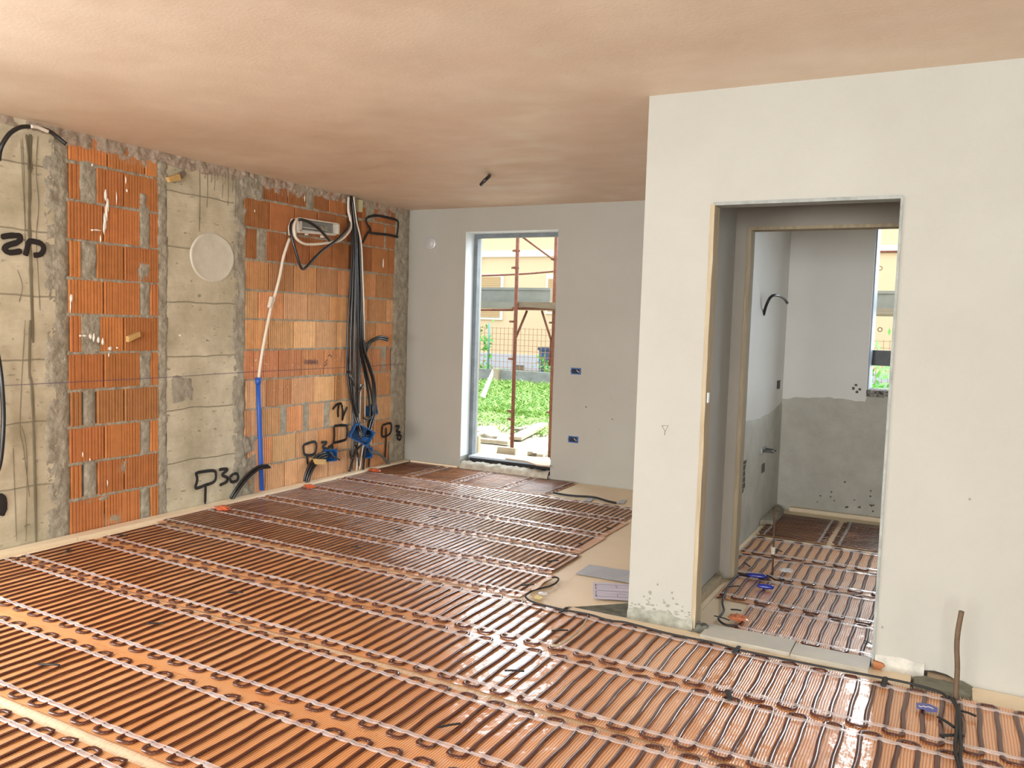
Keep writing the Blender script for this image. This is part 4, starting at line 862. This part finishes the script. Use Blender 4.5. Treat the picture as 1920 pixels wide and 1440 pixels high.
# conduit groups at floor
def arcs(o, s, pts, n, lab, m='black', r=.0115, sp=.02, last=0):
    for k in range(n):
        P_ = wallpts(pts, .05, o, s); P_ = [p+Vector((.012*k, 0, .0))+Vector((0, sp*k*.5, -sp*k*.8)) for p in P_]
        P_[0].z = max(ZB+.02, P_[0].z)
        tag(MB().tube(smoothline(P_, 5), r, 10).obj('flexible_conduit', M[m], smooth=True), lab % ('highest', 'middle', 'lowest', 'fourth')[k if n > 2 else k*2], 'conduit')
arcs((280, 600), 3.84, [(585, 1285, .03), (625, 1215, .05), (690, 1130, .07), (760, 1070, .09), (800, 1052, .11), (858, 1046, .14)], 2, 'black conduit rising from the floor left of the blue pipe, %s of two')
arcs((450, 580), 4, [(482, 1288, .03), (500, 1215, .04), (535, 1145, .05), (580, 1095, .05), (640, 1075, .06)], 3, 'black conduit arching from the floor into the small blue box, %s of three', sp=.022)
arcs((450, 580), 4, [(1100, 1150, .03), (1070, 1105, .04), (1020, 1068, .05), (960, 1050, .05)], 3, 'dusty dark conduit arching from the floor in the far corner, %s of three', 'grey', sp=.018)
conduit('flexible_conduit', [(672, 1070, .1), (700, 1105, .12), (725, 1115, .14), (750, 1130, .16)], .010, 'black', 'short black cable end poking out of the small front blue box', *ZBn)
# blue junction boxes (open)
def open_box(cpx, w, h, d, roll, yaw, lab, x=.06):
    c_ = W(cpx[0], cpx[1], 0, x); root = thing('junction_box', lab, 'junction box', c_)
    R_ = Matrix.Rotation(yaw, 3, 'Z') @ Matrix.Rotation(roll, 3, 'X')
    def bx(x0, x1, y0, y1, z0, z1):
        mb = MB().box(x0, x1, y0, y1, z0, z1); mb.v = [tuple(R_ @ Vector(v)+c_) for v in mb.v]; return mb
    t = .005; mb = MB()
    for q in [(-d/2, -d/2+t, -w/2, w/2, -h/2, h/2), (-d/2, d/2, -w/2, -w/2+t, -h/2, h/2), (-d/2, d/2, w/2-t, w/2, -h/2, h/2), (-d/2, d/2, -w/2, w/2, -h/2, -h/2+t), (-d/2, d/2, -w/2, w/2, h/2-t, h/2)]:
        b2 = bx(*q); mb.add(b2.v, b2.f)
    for sy in (-1, 1):
        for sz in (-1, 1):
            b2 = bx(-d/2, d/2, sy*(w/2-.012)-.007, sy*(w/2-.012)+.007, sz*(h/2-.012)-.007, sz*(h/2-.012)+.007); mb.add(b2.v, b2.f)
    mb.obj('box_body', M['blue'], root)
    mb = MB()
    for q in [(d/2-.003, d/2+.004, -w/2-.006, w/2+.006, h/2-t, h/2+.006), (d/2-.003, d/2+.004, -w/2-.006, w/2+.006, -h/2-.006, -h/2+t), (d/2-.003, d/2+.004, -w/2-.006, -w/2+t, -h/2, h/2), (d/2-.003, d/2+.004, w/2-t, w/2+.006, -h/2, h/2)]:
        b2 = bx(*q); mb.add(b2.v, b2.f)
    mb.obj('box_rim', M['blue'], root); return root
open_box((677, 814), .20, .15, .10, math.radians(-28), math.radians(-38), 'large tilted open blue junction box hanging on the black bundle', .15)
open_box((696, 769), .11, .10, .05, math.radians(15), math.radians(-10), 'small blue junction box half hidden behind the conduits, above the large one', .05)
open_box((618, 853), .115, .105, .05, 0, math.radians(-25), 'small blue junction box at the end of three arched conduits left of the bundle', .06)
open_box((688, 848), .09, .10, .05, 0, math.radians(-20), 'small blue junction box low behind the bundle on its right side', .04)
# blue pipe with white conduit
o = thing('blue_pipe', 'straight blue plastic pipe with a collar standing on the left wall', 'pipe', (.05, W(491, 921, 0, .05).y, ZB))
pb = [W(484, 716, 0, .05), W(486, 780, 0, .05), W(489, 860, 0, .05), W(491, 919, 0, .05)]; pb[-1].z = max(ZB+.02, pb[-1].z)
MB().tube(pb, .0195, 14).obj('pipe', M['bluepipe'], o, smooth=True)
MB().tube([pb[0]+Vector((0, 0, .035)), pb[0]+Vector((0, 0, .0)), pb[0]-Vector((0, 0, .02))], [.027, .025, .021], 14).obj('collar', M['bluepipe'], o, smooth=True)
conduit('flexible_conduit', [(543, 447, .06), (532, 480, .07), (524, 520, .07), (515, 555, .06), (508, 577, .06), (499, 620, .06), (490, 670, .05), (485, 708, .05)], .0125, 'wconduit', 'long white conduit running from the switch frame down into the blue pipe')
tj = W(507, 566, 0, .06); MB_ = MB().tube([tj+Vector((0, -.015, -.05)), tj+Vector((0, .012, .04))], .018, 10); tag(MB_.obj('tape_wrap', M['white']), 'white tape sleeve with a thin tie around the long white conduit', 'tape wrap')
conduit('flexible_conduit', [(595, 395, .08), (572, 430, .1), (562, 500, .12), (580, 585, .13), (650, 642, .13), (740, 655, .13), (900, 642, .13), (1020, 620, .13), (1100, 560, .12), (1150, 480, .11), (1143, 380, .08), (1125, 300, .07), (1128, 165, .04)], .0125, 'wconduit', 'white conduit looping around the switch frame and up to the ceiling', *K5)
conduit('flexible_conduit', [(600, 398, .08), (640, 398, .10), (710, 420, .13), (790, 470, .15), (870, 545, .16), (932, 618, .16)], .0125, 'black', 'black conduit lying diagonally across the switch frame, cut end pointing down', *K5)
conduit('flexible_conduit', [(560, 400, .06), (530, 440, .08), (525, 510, .1), (545, 610, .12), (585, 750, .14), (620, 860, .15), (650, 908, .15), (690, 890, .15), (770, 800, .15), (860, 715, .15), (1000, 615, .15), (1080, 530, .14), (1125, 470, .12), (1135, 410, .07)], .0125, 'black', 'black conduit hanging in a deep V below the switch frame', *K5)
# switch frame
c_ = W(450+790/5.5375, 340+490/5.5375, 0, .03)
fr = thing('electrical_enclosure', 'white open electrical mounting frame with module rail on the brick wall', 'electrical box', c_)
def fq(pts, x0, x1, nm, m):
    P_ = [W(450+a/5.5375, 340+b_/5.5375, 0, .03) for a, b_ in pts]; P_ = [Vector((x0, p.y, p.z)) for p in P_]
    return MB().prism(P_, (x1-x0, 0, 0)).obj(nm, m, fr)
fq([(600, 378), (1000, 440), (1000, 450), (600, 390)], .0, .07, 'frame_rail', M['white'])
fq([(585, 505), (965, 555), (965, 565), (600, 535)], .0, .07, 'frame_rail', M['white'])
fq([(597, 380), (610, 382), (605, 520), (590, 515)], .0, .07, 'frame_rail', M['white'])
fq([(985, 440), (1000, 442), (1000, 552), (985, 550)], .0, .07, 'frame_rail', M['white'])
fq([(605, 390), (990, 450), (990, 548), (600, 505)], .001, .008, 'back_plate', mat('grey_back_plate', (.38, .37, .34), .5, var2=(.2, .2, .19), vs=30))
fq([(615, 468), (900, 505), (900, 515), (615, 478)], .012, .035, 'module_rail', M['white'])
fq([(600, 500), (960, 545), (965, 562), (590, 520)], .015, .05, 'module_rail', M['white'])
fq([(548, 388), (600, 378), (600, 400), (575, 420), (560, 470), (590, 540), (570, 575), (520, 560), (515, 470)], .01, .03, 'side_bracket', M['white'])
fq([(680, 540), (695, 542), (692, 560), (680, 558)], .02, .05, 'tab', M['white']); fq([(840, 560), (860, 562), (858, 588), (842, 586)], .02, .05, 'tab', M['white'])
mb = MB()
for i in range(5): mb.tube([W(450+(830+i*15)/5.5375, 340+(455+5*i)/5.5375, 0, .04), W(450+(845+i*13)/5.5375, 340+(475+8*(i % 3))/5.5375, 0, .07), W(450+(860+i*12)/5.5375, 340+(520-6*i)/5.5375, 0, .05)], .004, 6)
mb.obj('wires', mat('cream_wires', (.5, .45, .33), .6), fr, smooth=True)
# bits of wood and yellow strip
def chunk(pts, o, s, x0, x1, name, m, lab, cat):
    P_ = [W(o[0]+a/s, o[1]+b_/s, 0, 0) for a, b_ in pts]; P_ = [Vector((x0, p.y, p.z)) for p in P_]; return tag(MB().prism(P_, (x1-x0, 0, 0)).obj(name, M[m] if isinstance(m, str) else m), lab, cat)
yw = mat('yellowish_wood', (.62, .42, .16), .7, var2=(.5, .3, .1), vs=20)
chunk([(1205, 190), (1250, 200), (1245, 322), (1205, 315)], *K5, .004, .03, 'wood_strip', mat('pale_yellow_strip', (.62, .58, .34), .7), 'pale yellow strip stuck under the ceiling just right of the bundle', 'strip')
chunk([(110, 280), (190, 255), (205, 300), (125, 315)], *K3, .008, .04, 'wood_block', yw, 'small orange wood block in the mortar joint under the ceiling, left concrete panel', 'wood block')
chunk([(190, 255), (235, 228), (248, 262), (205, 300)], *K3, .008, .03, 'wood_block', 'timber', 'dark splintered wood end beside the small orange block', 'wood block')
chunk([(735, 95), (800, 68), (805, 95), (735, 128)], *K2, .006, .04, 'wood_block', yw, 'small yellow wood chip stuck on the narrow brick panel at mid height', 'wood block')
chunk([(510, 1115), (585, 1118), (583, 1155), (512, 1155)], (450, 580), 4, .02, .10, 'wood_block', yw, 'small wood block wedged over the three arched conduits', 'wood block')
# left-edge cables
conduit('flexible_conduit', [(-8, 330, .05), (0, 272, .05), (18, 225, .06), (60, 165, .07), (115, 130, .08), (165, 122, .08), (230, 128, .08), (300, 150, .09), (350, 185, .10), (405, 230, .12)], .0135, 'black', 'black conduit arching over the drip-stained concrete at the upper left', *K1)
mb = MB(); P_ = wallpts([(190, 121), (230, 126), (262, 138), (295, 152)], .094, *K1); mb.tube(smoothline(P_, 4), .0115, 8); tag(mb.obj('tape_wrap', M['white'], smooth=True), 'white tape section on the arching black conduit at the upper left', 'tape wrap')
conduit('flexible_conduit', [(-25, 150, .05), (-2, 270, .06), (12, 400, .07), (20, 560, .07), (14, 720, .07), (-2, 850, .06), (-40, 950, .05)], .014, 'black', 'black conduit bulging in at the left picture edge', *K2)
# blue socket boxes on the back wall
def socket(px, lab):
    c_ = W(px[0], px[1], 1, 0); root = thing('socket_box', lab, 'socket', c_)
    MB().box(c_.x-.052, c_.x+.052, -.004, .03, c_.z-.032, c_.z+.032).obj('box', M['blue'], root)
    MB().box(c_.x-.040, c_.x+.040, -.0055, -.0042, c_.z-.022, c_.z+.022).obj('cavity', mat('dark_cavity', (.004, .008, .03), .7), root)
    for sx in (-1, 1): MB().box(c_.x+sx*.047-.006, c_.x+sx*.047+.006, -.010, -.004, c_.z-.012, c_.z+.012).obj('screw_lug', M['blue'], root)
    mb = MB()
    mb.tube([(c_.x+.01, -.008, c_.z+.012), (c_.x+.025, -.014, c_.z), (c_.x+.035, -.008, c_.z-.01)], .003, 6); mb.obj('wire_end', M['white'], root)
socket((1080, 696), 'small blue socket box in the far white wall, upper of two')
socket((1075, 824), 'small blue socket box in the far white wall, lower of two')
c_ = W(808, 457, 1, 0); mb = MB(); n = 28; vs = []
for rr, yy in ((.066, 0), (.066, -.012), (.060, -.018), (.05, -.016), (.03, -.022), (.0001, -.024)):
    for k in range(n): a = 2*math.pi*k/n; vs.append((c_.x+rr*math.cos(a), yy, c_.z+rr*math.sin(a)))
mb.add(vs, [(i*n+k, i*n+(k+1) % n, (i+1)*n+(k+1) % n, (i+1)*n+k) for i in range(5) for k in range(n)])
tag(mb.obj('vent_cap', M['silver'], smooth=True), 'round silver vent cap high on the far white wall', 'vent cap')
# ceiling cable stub
tag(MB().tube([W(918, 328, 2, H+.01), W(917, 331, 2, H-.03)+Vector((0, 0, 0)), W(909, 338, 2, H-.07), W(902, 346, 2, H-.09)], .014, 8).obj('ceiling_cable', M['black'], smooth=True), 'short black conduit stub hanging from the ceiling', 'conduit')
# bathroom wall items (left wall x = 3.936)
xb = 3.93
def bw(a, b_, x=xb): return W(a, b_, 0, x)
tag(MB().tube(smoothline([bw(1432, 590, xb+.0), bw(1437, 572, xb+.03), bw(1446, 556, xb+.06), bw(1458, 554, xb+.09), bw(1470, 560, xb+.11), bw(1476, 568, xb+.12)], 4), .011, 8).obj('flexible_conduit', M['black'], smooth=True), 'short black conduit curving out of the bathroom side wall', 'conduit')
p = bw(1459, 721); tag(MB().box(xb+.002, xb+.008, p.y-.05, p.y+.05, p.z-.035, p.z+.035).obj('switch_box', M['blackmat']), 'black flush switch box on the bathroom side wall', 'socket')
p = bw(1429, 877); tag(MB().box(xb+.002, xb+.012, p.y-.05, p.y+.05, p.z-.035, p.z+.035).obj('switch_box', mat('grey_hole', (.10, .10, .09), .8)), 'small dark recess low on the bathroom cement wall', 'socket')
o = thing('pipe_stub', 'grey water pipe stubs sticking out of the bathroom side wall', 'pipe', bw(1432, 842))
for k in (0, 1):
    q = bw(1426, 845); MB().tube([q+Vector((0, .1*k, 0)), q+Vector((.10, .1*k, 0))], .012, 8).obj('stub', M['grey'], o, smooth=True)
q = bw(1426, 845); MB().box(q.x, q.x+.02, q.y-.03, q.y+.14, q.z-.02, q.z+.02).obj('bracket', M['steel'], o)
pts = [bw(a, b_, xb+.009) for a, b_ in [(1386, 868), (1400, 862), (1397, 880), (1397, 912), (1392, 925), (1385, 928)]]
o = thing('wall_recess', 'ragged opening with exposed mesh low in the bathroom side wall', 'wall opening', pts[2])
MB().prism(pts, (.001, 0, 0)).obj('opening', mat('recess_dark', (.09, .085, .07), .95), o)
mb = MB(); y0, y1 = min(p.y for p in pts), max(p.y for p in pts); z0_, z1_ = min(p.z for p in pts), max(p.z for p in pts)
for i in range(5): z = z0_+(z1_-z0_)*(i+.7)/5.5; mb.tube([(xb+.011, y0+.03, z), (xb+.011, y1-.02, z)], .003, 5)
mb.obj('mesh', mat('recess_mesh', (.3, .28, .24), .8), o)

mb = MB()
for a, b_, r in ((1099, 763, .007), (1148, 786, .006), (1146, 747, .003), (1124, 806, .003)): fblob(mb, W(a, b_, 1, 0), r, r, a, y=-.001)
mb.obj('dirt_speck', M['spray'], wb, fix=False)
mb = MB()
for P_ in ([(1241, 798), (1253, 798), (1247, 809), (1241, 798)], [(1247, 809), (1246, 816)]): mb.tube([W(a, b_, 1, PY-.001) for a, b_ in P_], .0012, 4)
mb.obj('pencil_mark', mat('faint_pencil', (.16, .155, .14), .9), wp)
mb = MB()
for i in range(26):
    q = W(random.uniform(1530, 1640), random.uniform(900, 975), 1, 0); fblob(mb, q, random.uniform(.004, .013), random.uniform(.004, .010), i, y=-.0085)
for a, b_ in ((1605, 722), (1612, 730), (1600, 728), (1607, 735)): fblob(mb, W(a, b_, 1, 0), .012, .012, a, y=-.001)
mb.obj('dirt_speck', mat('damp_speck', (.13, .135, .105), .9), wb2, fix=False)

# ------------------------------------------------------------------ outside
GZ = -.30
def Yp(px, py, y): return W(px, py, 1, y)
mb = MB(); n = 50; vs = []
for i in range(n+1):
    for j in range(n+1):
        x = -24+40*i/n; y = .36+26*(j/n)**1.5; k = min(1, (y-.36)/2)
        vs.append((x, y, -.08*(1-k)+GZ*k+.05*fbm((x, y, 0), .6)*k))
mb.add(vs, [(i*(n+1)+j, (i+1)*(n+1)+j, (i+1)*(n+1)+j+1, i*(n+1)+j+1) for i in range(n) for j in range(n)])
gr = struct('ground_outside', mb, M['earth'], smooth=True)
# grass: one uncountable lawn
rg = random.Random(3); mb = MB()
for i in range(26000):
    y = rg.uniform(4.6, 14.5)
    if y < 6 and rg.random() > (y-4.4)/1.8: continue
    x0_ = 5.18+(y+7.46)*(.72-1.22) ; x = rg.uniform(CP.x-(y+7.46)*.60, CP.x-(y+7.46)*.31) if i % 4 else rg.uniform(CP.x-(y+7.46)*.10, CP.x+(y+7.46)*.06)
    h = rg.uniform(.08, .27)*(1 if y > 7 else .6); a = rg.uniform(0, 6.28); w_ = rg.uniform(.008, .016)*(1+y*.05); lx, ly = rg.gauss(0, .13), rg.gauss(0, .13)
    z = GZ-.04; dx, dy = math.cos(a)*w_, math.sin(a)*w_
    mb.add([(x-dx, y-dy, z), (x+dx, y+dy, z), (x+lx*.5+dx*.7, y+ly*.5+dy*.7, z+h*.7), (x+lx*.5-dx*.7, y+ly*.5-dy*.7, z+h*.7), (x+lx*1.5, y+ly*1.5, z+h)], [(0, 1, 2, 3), (3, 2, 4)])
o = mb.obj('grass', M['grass'], fix=False); tag(o, 'bright green overgrown grass in the yard beyond the window', 'grass', kind='stuff')
# low garden wall and fence
GY = 15.0
zt = Yp(960, 695, GY).z
mb = MB().box(-14, 8, GY, GY+.2, -.6, zt); ow = tag(mb.obj('garden_wall', M['oldwall']), 'low weathered grey garden wall behind the grass', 'wall')
p = Yp(931, 700, GY); tag(MB().box(p.x-.12, p.x+.12, GY-.12, GY-.001, -.5, zt+.03).obj('timber_post', M['plank']), 'short pale wooden board standing against the garden wall', 'post')
fz = Yp(960, 614, GY+.1).z
fn = thing('mesh_fence', 'rusty orange wire mesh fence on top of the garden wall', 'fence', (-4, GY+.1, zt))
mb = MB(); x = -13.9
while x < 7.9: mb.box(x, x+.012, GY+.1, GY+.112, zt-.02, fz); x += .14
z = zt+.08
while z < fz: mb.box(-13.9, 7.9, GY+.095, GY+.107, z, z+.012); z += .17
mb.obj('wire_mesh', M['fence'], fn)
p = Yp(918, 640, GY+.1)
for k, xx in enumerate((p.x, p.x+4.4, p.x-3.4, p.x+8.8)): MB().tube([(xx, GY+.05, zt-.1), (xx, GY+.05, Yp(918, 606, GY).z)], .035, 8).obj('fence_post', M['bluepost'], fn, smooth=True)
# climbing leaves on the fence
def leaves(name, c, sx, sy, sz, n, sz_leaf, lab, cat, seed):
    r_ = random.Random(seed); mb = MB()
    for i in range(n):
        p = Vector((c[0]+r_.gauss(0, sx), c[1]+r_.gauss(0, sy), c[2]+r_.gauss(0, sz))); a = Vector((r_.gauss(0, 1), r_.gauss(0, 1), r_.gauss(0, 1))).normalized(); b_ = a.orthogonal().normalized()
        s_ = sz_leaf*r_.uniform(.6, 1.3); mb.add([p-a*s_, p+b_*s_*.5, p+a*s_, p-b_*s_*.5], [(0, 1, 2, 3)])
    return tag(mb.obj(name, M['leaf'], fix=False), lab, cat)
p = Yp(904, 645, GY); leaves('climbing_vine', p, .16, .08, .28, 60, .09, 'climbing vine with green leaves on the wire fence', 'vine', 1)
p = Yp(1031, 688, GY+1.4); leaves('shrub', (p.x, p.y, .1), .20, .2, .22, 200, .07, 'small green shrub beside the blue bin behind the garden wall', 'shrub', 2)
p = Yp(900, 686, GY+1.2); leaves('shrub', (p.x, p.y, -.05), .35, .2, .14, 300, .07, 'low green tuft on the garden wall top at the left', 'shrub', 3)
p = Yp(1655, 735, 3.0); leaves('shrub', (p.x, p.y, p.z-.35), .35, .3, .34, 800, .06, 'bright green bush seen through the bathroom window below the black bar', 'shrub', 4)
p = Yp(1645, 670, GY-2); leaves('shrub', (p.x-.3, p.y, p.z-.3), .45, .3, .25, 200, .09, 'green bush tops behind the bathroom window', 'shrub', 5)
# house across the yard
HY = 22.0
hs = thing('house', 'peach coloured house with cream shutters across the yard', 'house', (-4, HY, -.4))
pz = Yp(960, 664, HY).z
MB().box(-24, 11, HY, HY+8, pz, 9).obj('facade', M['house'], hs)
MB().box(-24, 11, HY-.06, HY+8, -.6, pz).obj('plinth', M['housegrey'], hs)
bz0 = Yp(960, 482, HY).z; bz1 = Yp(960, 470, HY).z
MB().box(-24, 11, HY-.12, HY, bz0, bz1).obj('string_course', M['housewhite'], hs)
MB().box(-24, 11, HY-.9, HY+8, 9, 9.3).obj('eaves', M['housewhite'], hs)
def hwin(x0, x1, z0, z1):
    f = MB().box(x0, x1, HY-.08, HY, z0, z1).obj('window_surround', M['housewhite'], hs); mb = MB(); n = int((z1-z0-.2)/.09)
    for i in range(n): z = z0+.1+i*.09; mb.box(x0+.1, x1-.12, HY-.11, HY-.081, z, z+.082)
    mb.obj('roller_shutter', M['shutter'], f)
a, b_ = Yp(880, 514, HY), Yp(943, 600, HY); hwin(a.x-.6, b_.x, b_.z, a.z)
a, b_ = Yp(1026, 514, HY), Yp(1090, 590, HY); hwin(a.x, b_.x, b_.z, a.z)
a, b_ = Yp(895, 474, HY), Yp(902, 495, HY); MB().box(a.x-.8, b_.x, HY-.1, HY, b_.z, a.z).obj('small_window', M['shutter'], hs)
a, b_ = Yp(968, 684, HY), Yp(984, 693, HY); MB().box(a.x, b_.x, HY-.1, HY-.05, b_.z, a.z).obj('meter_hatch', M['timber'], hs)
p = Yp(1027, 665, 19); o = thing('wheelie_bin', 'dark blue bin standing by the house plinth', 'bin', (p.x, 19, -.3))
MB().box(p.x-.24, p.x+.24, 18.8, 19.2, -.3, p.z+.15).obj('body', mat('dark_blue_bin', (.05, .10, .2), .5), o); MB().box(p.x-.28, p.x+.28, 18.75, 19.25, p.z+.15, p.z+.25).obj('lid', mat('dark_blue_lid', (.04, .07, .14), .5), o)
# scaffold
SX = .84
sc = thing('scaffold', 'rusty red tube scaffold with deck standing outside the tall window', 'scaffold', (SX, 1.4, GZ))
def pole(y, pxt, pyt, pxb, pyb):
    t, b_ = W(pxt, pyt, 1, y), W(pxb, pyb, 1, y); return t, b_
t1, b1 = pole(.95, 971, 430, 960, 839); t2, b2 = pole(1.95, 1043, 430, 1030, 875)
t1.z += 1.2; b1.z = -.22; t2.z += 1.2; b2.z = GZ+.03
b1.x += .0; MB().tube([b1, t1], .0215, 12).obj('upright', M['rust'], sc, smooth=True); MB().tube([b2, t2], .0235, 12).obj('upright', M['rust'], sc, smooth=True)
tt = lambda y, a, b_: W(a, b_, 1, y)
for (y, pts) in ((.95, [(968, 470), (966, 502), (962, 603), (960, 673), (958, 771), (958, 786)]), (1.95, [(1040, 486), (1036, 605), (1034, 672), (1031, 773)])):
    for a, b_ in pts:
        q = tt(y, a, b_); mb = MB(); mb.tube([q-Vector((.045, 0, 0)), q+Vector((.045, 0, 0))], .012, 8); mb.tube([q-Vector((0, 0, .012)), q+Vector((0, 0, .012))], .030, 10); mb.obj('coupler', M['rust'], sc, smooth=True)
dz = tt(.95, 985, 567).z; dl = tt(.95, 985, 578).z
MB().tube([tt(.95, 962, 578), W(1045, 580, 1, 1.95)], .018, 8).obj('transom', M['rust'], sc, smooth=True)
q1, q2 = tt(1.15, 988, 583), tt(.95, 966, 636); MB().tube([q1, q2], .014, 8).obj('brace', M['rust'], sc, smooth=True)
q1, q2 = tt(1.75, 1016, 583), tt(1.95, 1034, 640); MB().tube([q1, q2], .014, 8).obj('brace', M['rust'], sc, smooth=True)
MB().tube([tt(1.95, 1034, 636), tt(1.97, 1030, 685)], .016, 8).obj('brace', M['rust'], sc, smooth=True)
q1, q2 = tt(1.0, 978, 443), tt(1.95, 1038, 487); MB().tube([q1, q2], .012, 8).obj('brace', M['rust'], sc, smooth=True)
MB().tube(smoothline([tt(1.9, 860, 518), tt(1.9, 930, 516), tt(1.9, 990, 513), tt(1.9, 1037, 509)], 4), .012, 8).obj('guard_rail', M['rust'], sc, smooth=True)
MB().tube([tt(1.0, 850, 581), tt(1.0, 962, 581)], .014, 8).obj('guard_rail', M['rust'], sc, smooth=True)
# decks: right bay (near, darker), left bay, toe board behind
a = tt(.97, 970, 566); MB().box(a.x, 5.9, .97, 1.93, a.z-.055, a.z).obj('deck', M['timber'], sc)
a = tt(1.05, 930, 566); b_ = tt(1.05, 930, 576); MB().box(-4, SX-.05, 1.05, 1.9, b_.z, a.z).obj('deck', M['deck'], sc)
a = tt(1.93, 930, 539); b_ = tt(1.93, 930, 566); MB().box(-4, .78, 1.93, 1.96, b_.z, a.z).box(-4, .78, 1.91, 1.93, a.z-.03, a.z).box(-4, .78, 1.91, 1.93, b_.z, b_.z+.03).obj('toe_board', M['deck'], sc)
# second scaffold pieces by the bathroom window
MB().box(1.0, 6.6, 1.93, 1.96, b_.z, a.z).box(1.0, 6.6, 1.91, 1.93, a.z-.03, a.z).obj('toe_board', M['deck'], sc)
q = W(1650, 472, 1, 1.9); MB().tube([(q.x-.02, 1.9, q.z), (q.x+1.6, 1.9, q.z)], .013, 8).obj('guard_rail', M['rust'], sc, smooth=True)
for yy in (503, 618):
    q = W(1650, yy, 1, 1.5); mb = MB(); mb.tube([q+Vector((.02*math.cos(t*.7), 0, .02*math.sin(t*.7))) for t in range(10)], .004, 6); mb.obj('ring', M['rust'], sc, smooth=True)
# boards and rubble in the yard
def ybox(pa, pb, y, w, h, lab, m='plank', name='timber_board', z=None, yb=None):
    A_, B_ = W(pa[0], pa[1], 1, y), W(pb[0], pb[1], 1, yb or y); d = (B_-A_); t = d.normalized(); s_ = Vector((-t.y, t.x, 0)).normalized(); u_ = t.cross(s_) if t.cross(s_).z > 0 else -t.cross(s_)
    vs = [P_+s_*i*w/2+u_*k*h/2 for P_ in (A_, B_) for i in (-1, 1) for k in (-1, 1)]
    return tag(MB().add(vs, [(0, 1, 3, 2), (4, 6, 7, 5), (0, 4, 5, 1), (2, 3, 7, 6), (0, 2, 6, 4), (1, 5, 7, 3)]).obj(name, M[m]), lab, 'board')
def gp(a, b_, z=GZ+.02): return W(a, b_, 2, z)
def gboard(pa, pb, w, h, lab, m='plank', z=GZ+.05, tilt=0):
    A_, B_ = gp(*pa, z), gp(*pb, z+tilt); t = (B_-A_).normalized(); s_ = Vector((-t.y, t.x, 0)).normalized(); u_ = Vector((0, 0, 1))
    vs = [P_+s_*i*w/2+u_*k*h/2 for P_ in (A_, B_) for i in (-1, 1) for k in (-1, 1)]
    return tag(MB().add(vs, [(0, 1, 3, 2), (4, 6, 7, 5), (0, 4, 5, 1), (2, 3, 7, 6), (0, 2, 6, 4), (1, 5, 7, 3)]).obj('timber_board', M[m]), lab, 'board')
gboard((895, 824), (955, 830), .12, .05, 'long timber lying across the yard left of the scaffold pole')
gboard((966, 822), (1018, 796), .20, .05, 'pale board lying diagonally on the grass right of the scaffold pole')
gboard((968, 806), (1020, 794), .12, .04, 'thin reddish board behind the pale diagonal one', 'timber')
for k, (a, b_) in enumerate([((995, 850), (1030, 826)), ((1003, 853), (1032, 833)), ((1012, 855), (1034, 840))]):
    gboard(a, b_, .09, .05, 'reddish timber in the small stack near the right pole, %s of three' % ('farthest', 'middle', 'nearest')[k], 'timber' if k == 1 else 'plank')
# wood pieces near the sill
def zp(a, b_, z): return W(a, b_, 2, z)
mb = MB(); P_ = [W(a, b_, 1, .75) for a, b_ in [(929, 861), (933, 838), (966, 841), (964, 862)]]; mb.prism(P_, (0, .03, 0)); tag(mb.obj('timber_board', M['plank']), 'square pale board upright just outside the window sill', 'board')
P_ = [W(a, b_, 2, .130) for a, b_ in [(947, 861), (965, 856), (1031, 860), (1031, 876), (1005, 873), (985, 866)]]
tag(MB().prism(P_, (0, 0, .012)).obj('timber_board', M['plank']), 'pale plywood offcut lying on the window sill', 'board')
p = Yp(888, 828, 1.6); tag(MB().box(p.x-.04, p.x+.07, 1.6, 1.66, -.25, W(888, 817, 1, 1.6).z).obj('timber_board', M['plank']), 'short orange-brown board upright at the lower left window edge', 'board')
q = gp(912, 812, GZ+.1); o = crumple(q, .17, 'white sack of rubble lying on the ground left of the scaffold pole', mat('white_sack', (.72, .68, .62), .8, bump=.01, bs=12), 8, .6); o.name = 'rubble_sack'; o['category'] = 'sack'
A_, B_ = W(904, 744, 1, 7.5), W(919, 703, 1, 7.5); t = (B_-A_).normalized(); s_ = Vector((t.z, 0, -t.x))*.05
tag(MB().prism([A_-s_, A_+s_, B_+s_*.9, B_+t*.12], (0, .05, 0)).obj('white_plank', mat('white_plank', (.86, .87, .88), .7)), 'white plank leaning in the grass before the garden wall', 'board')
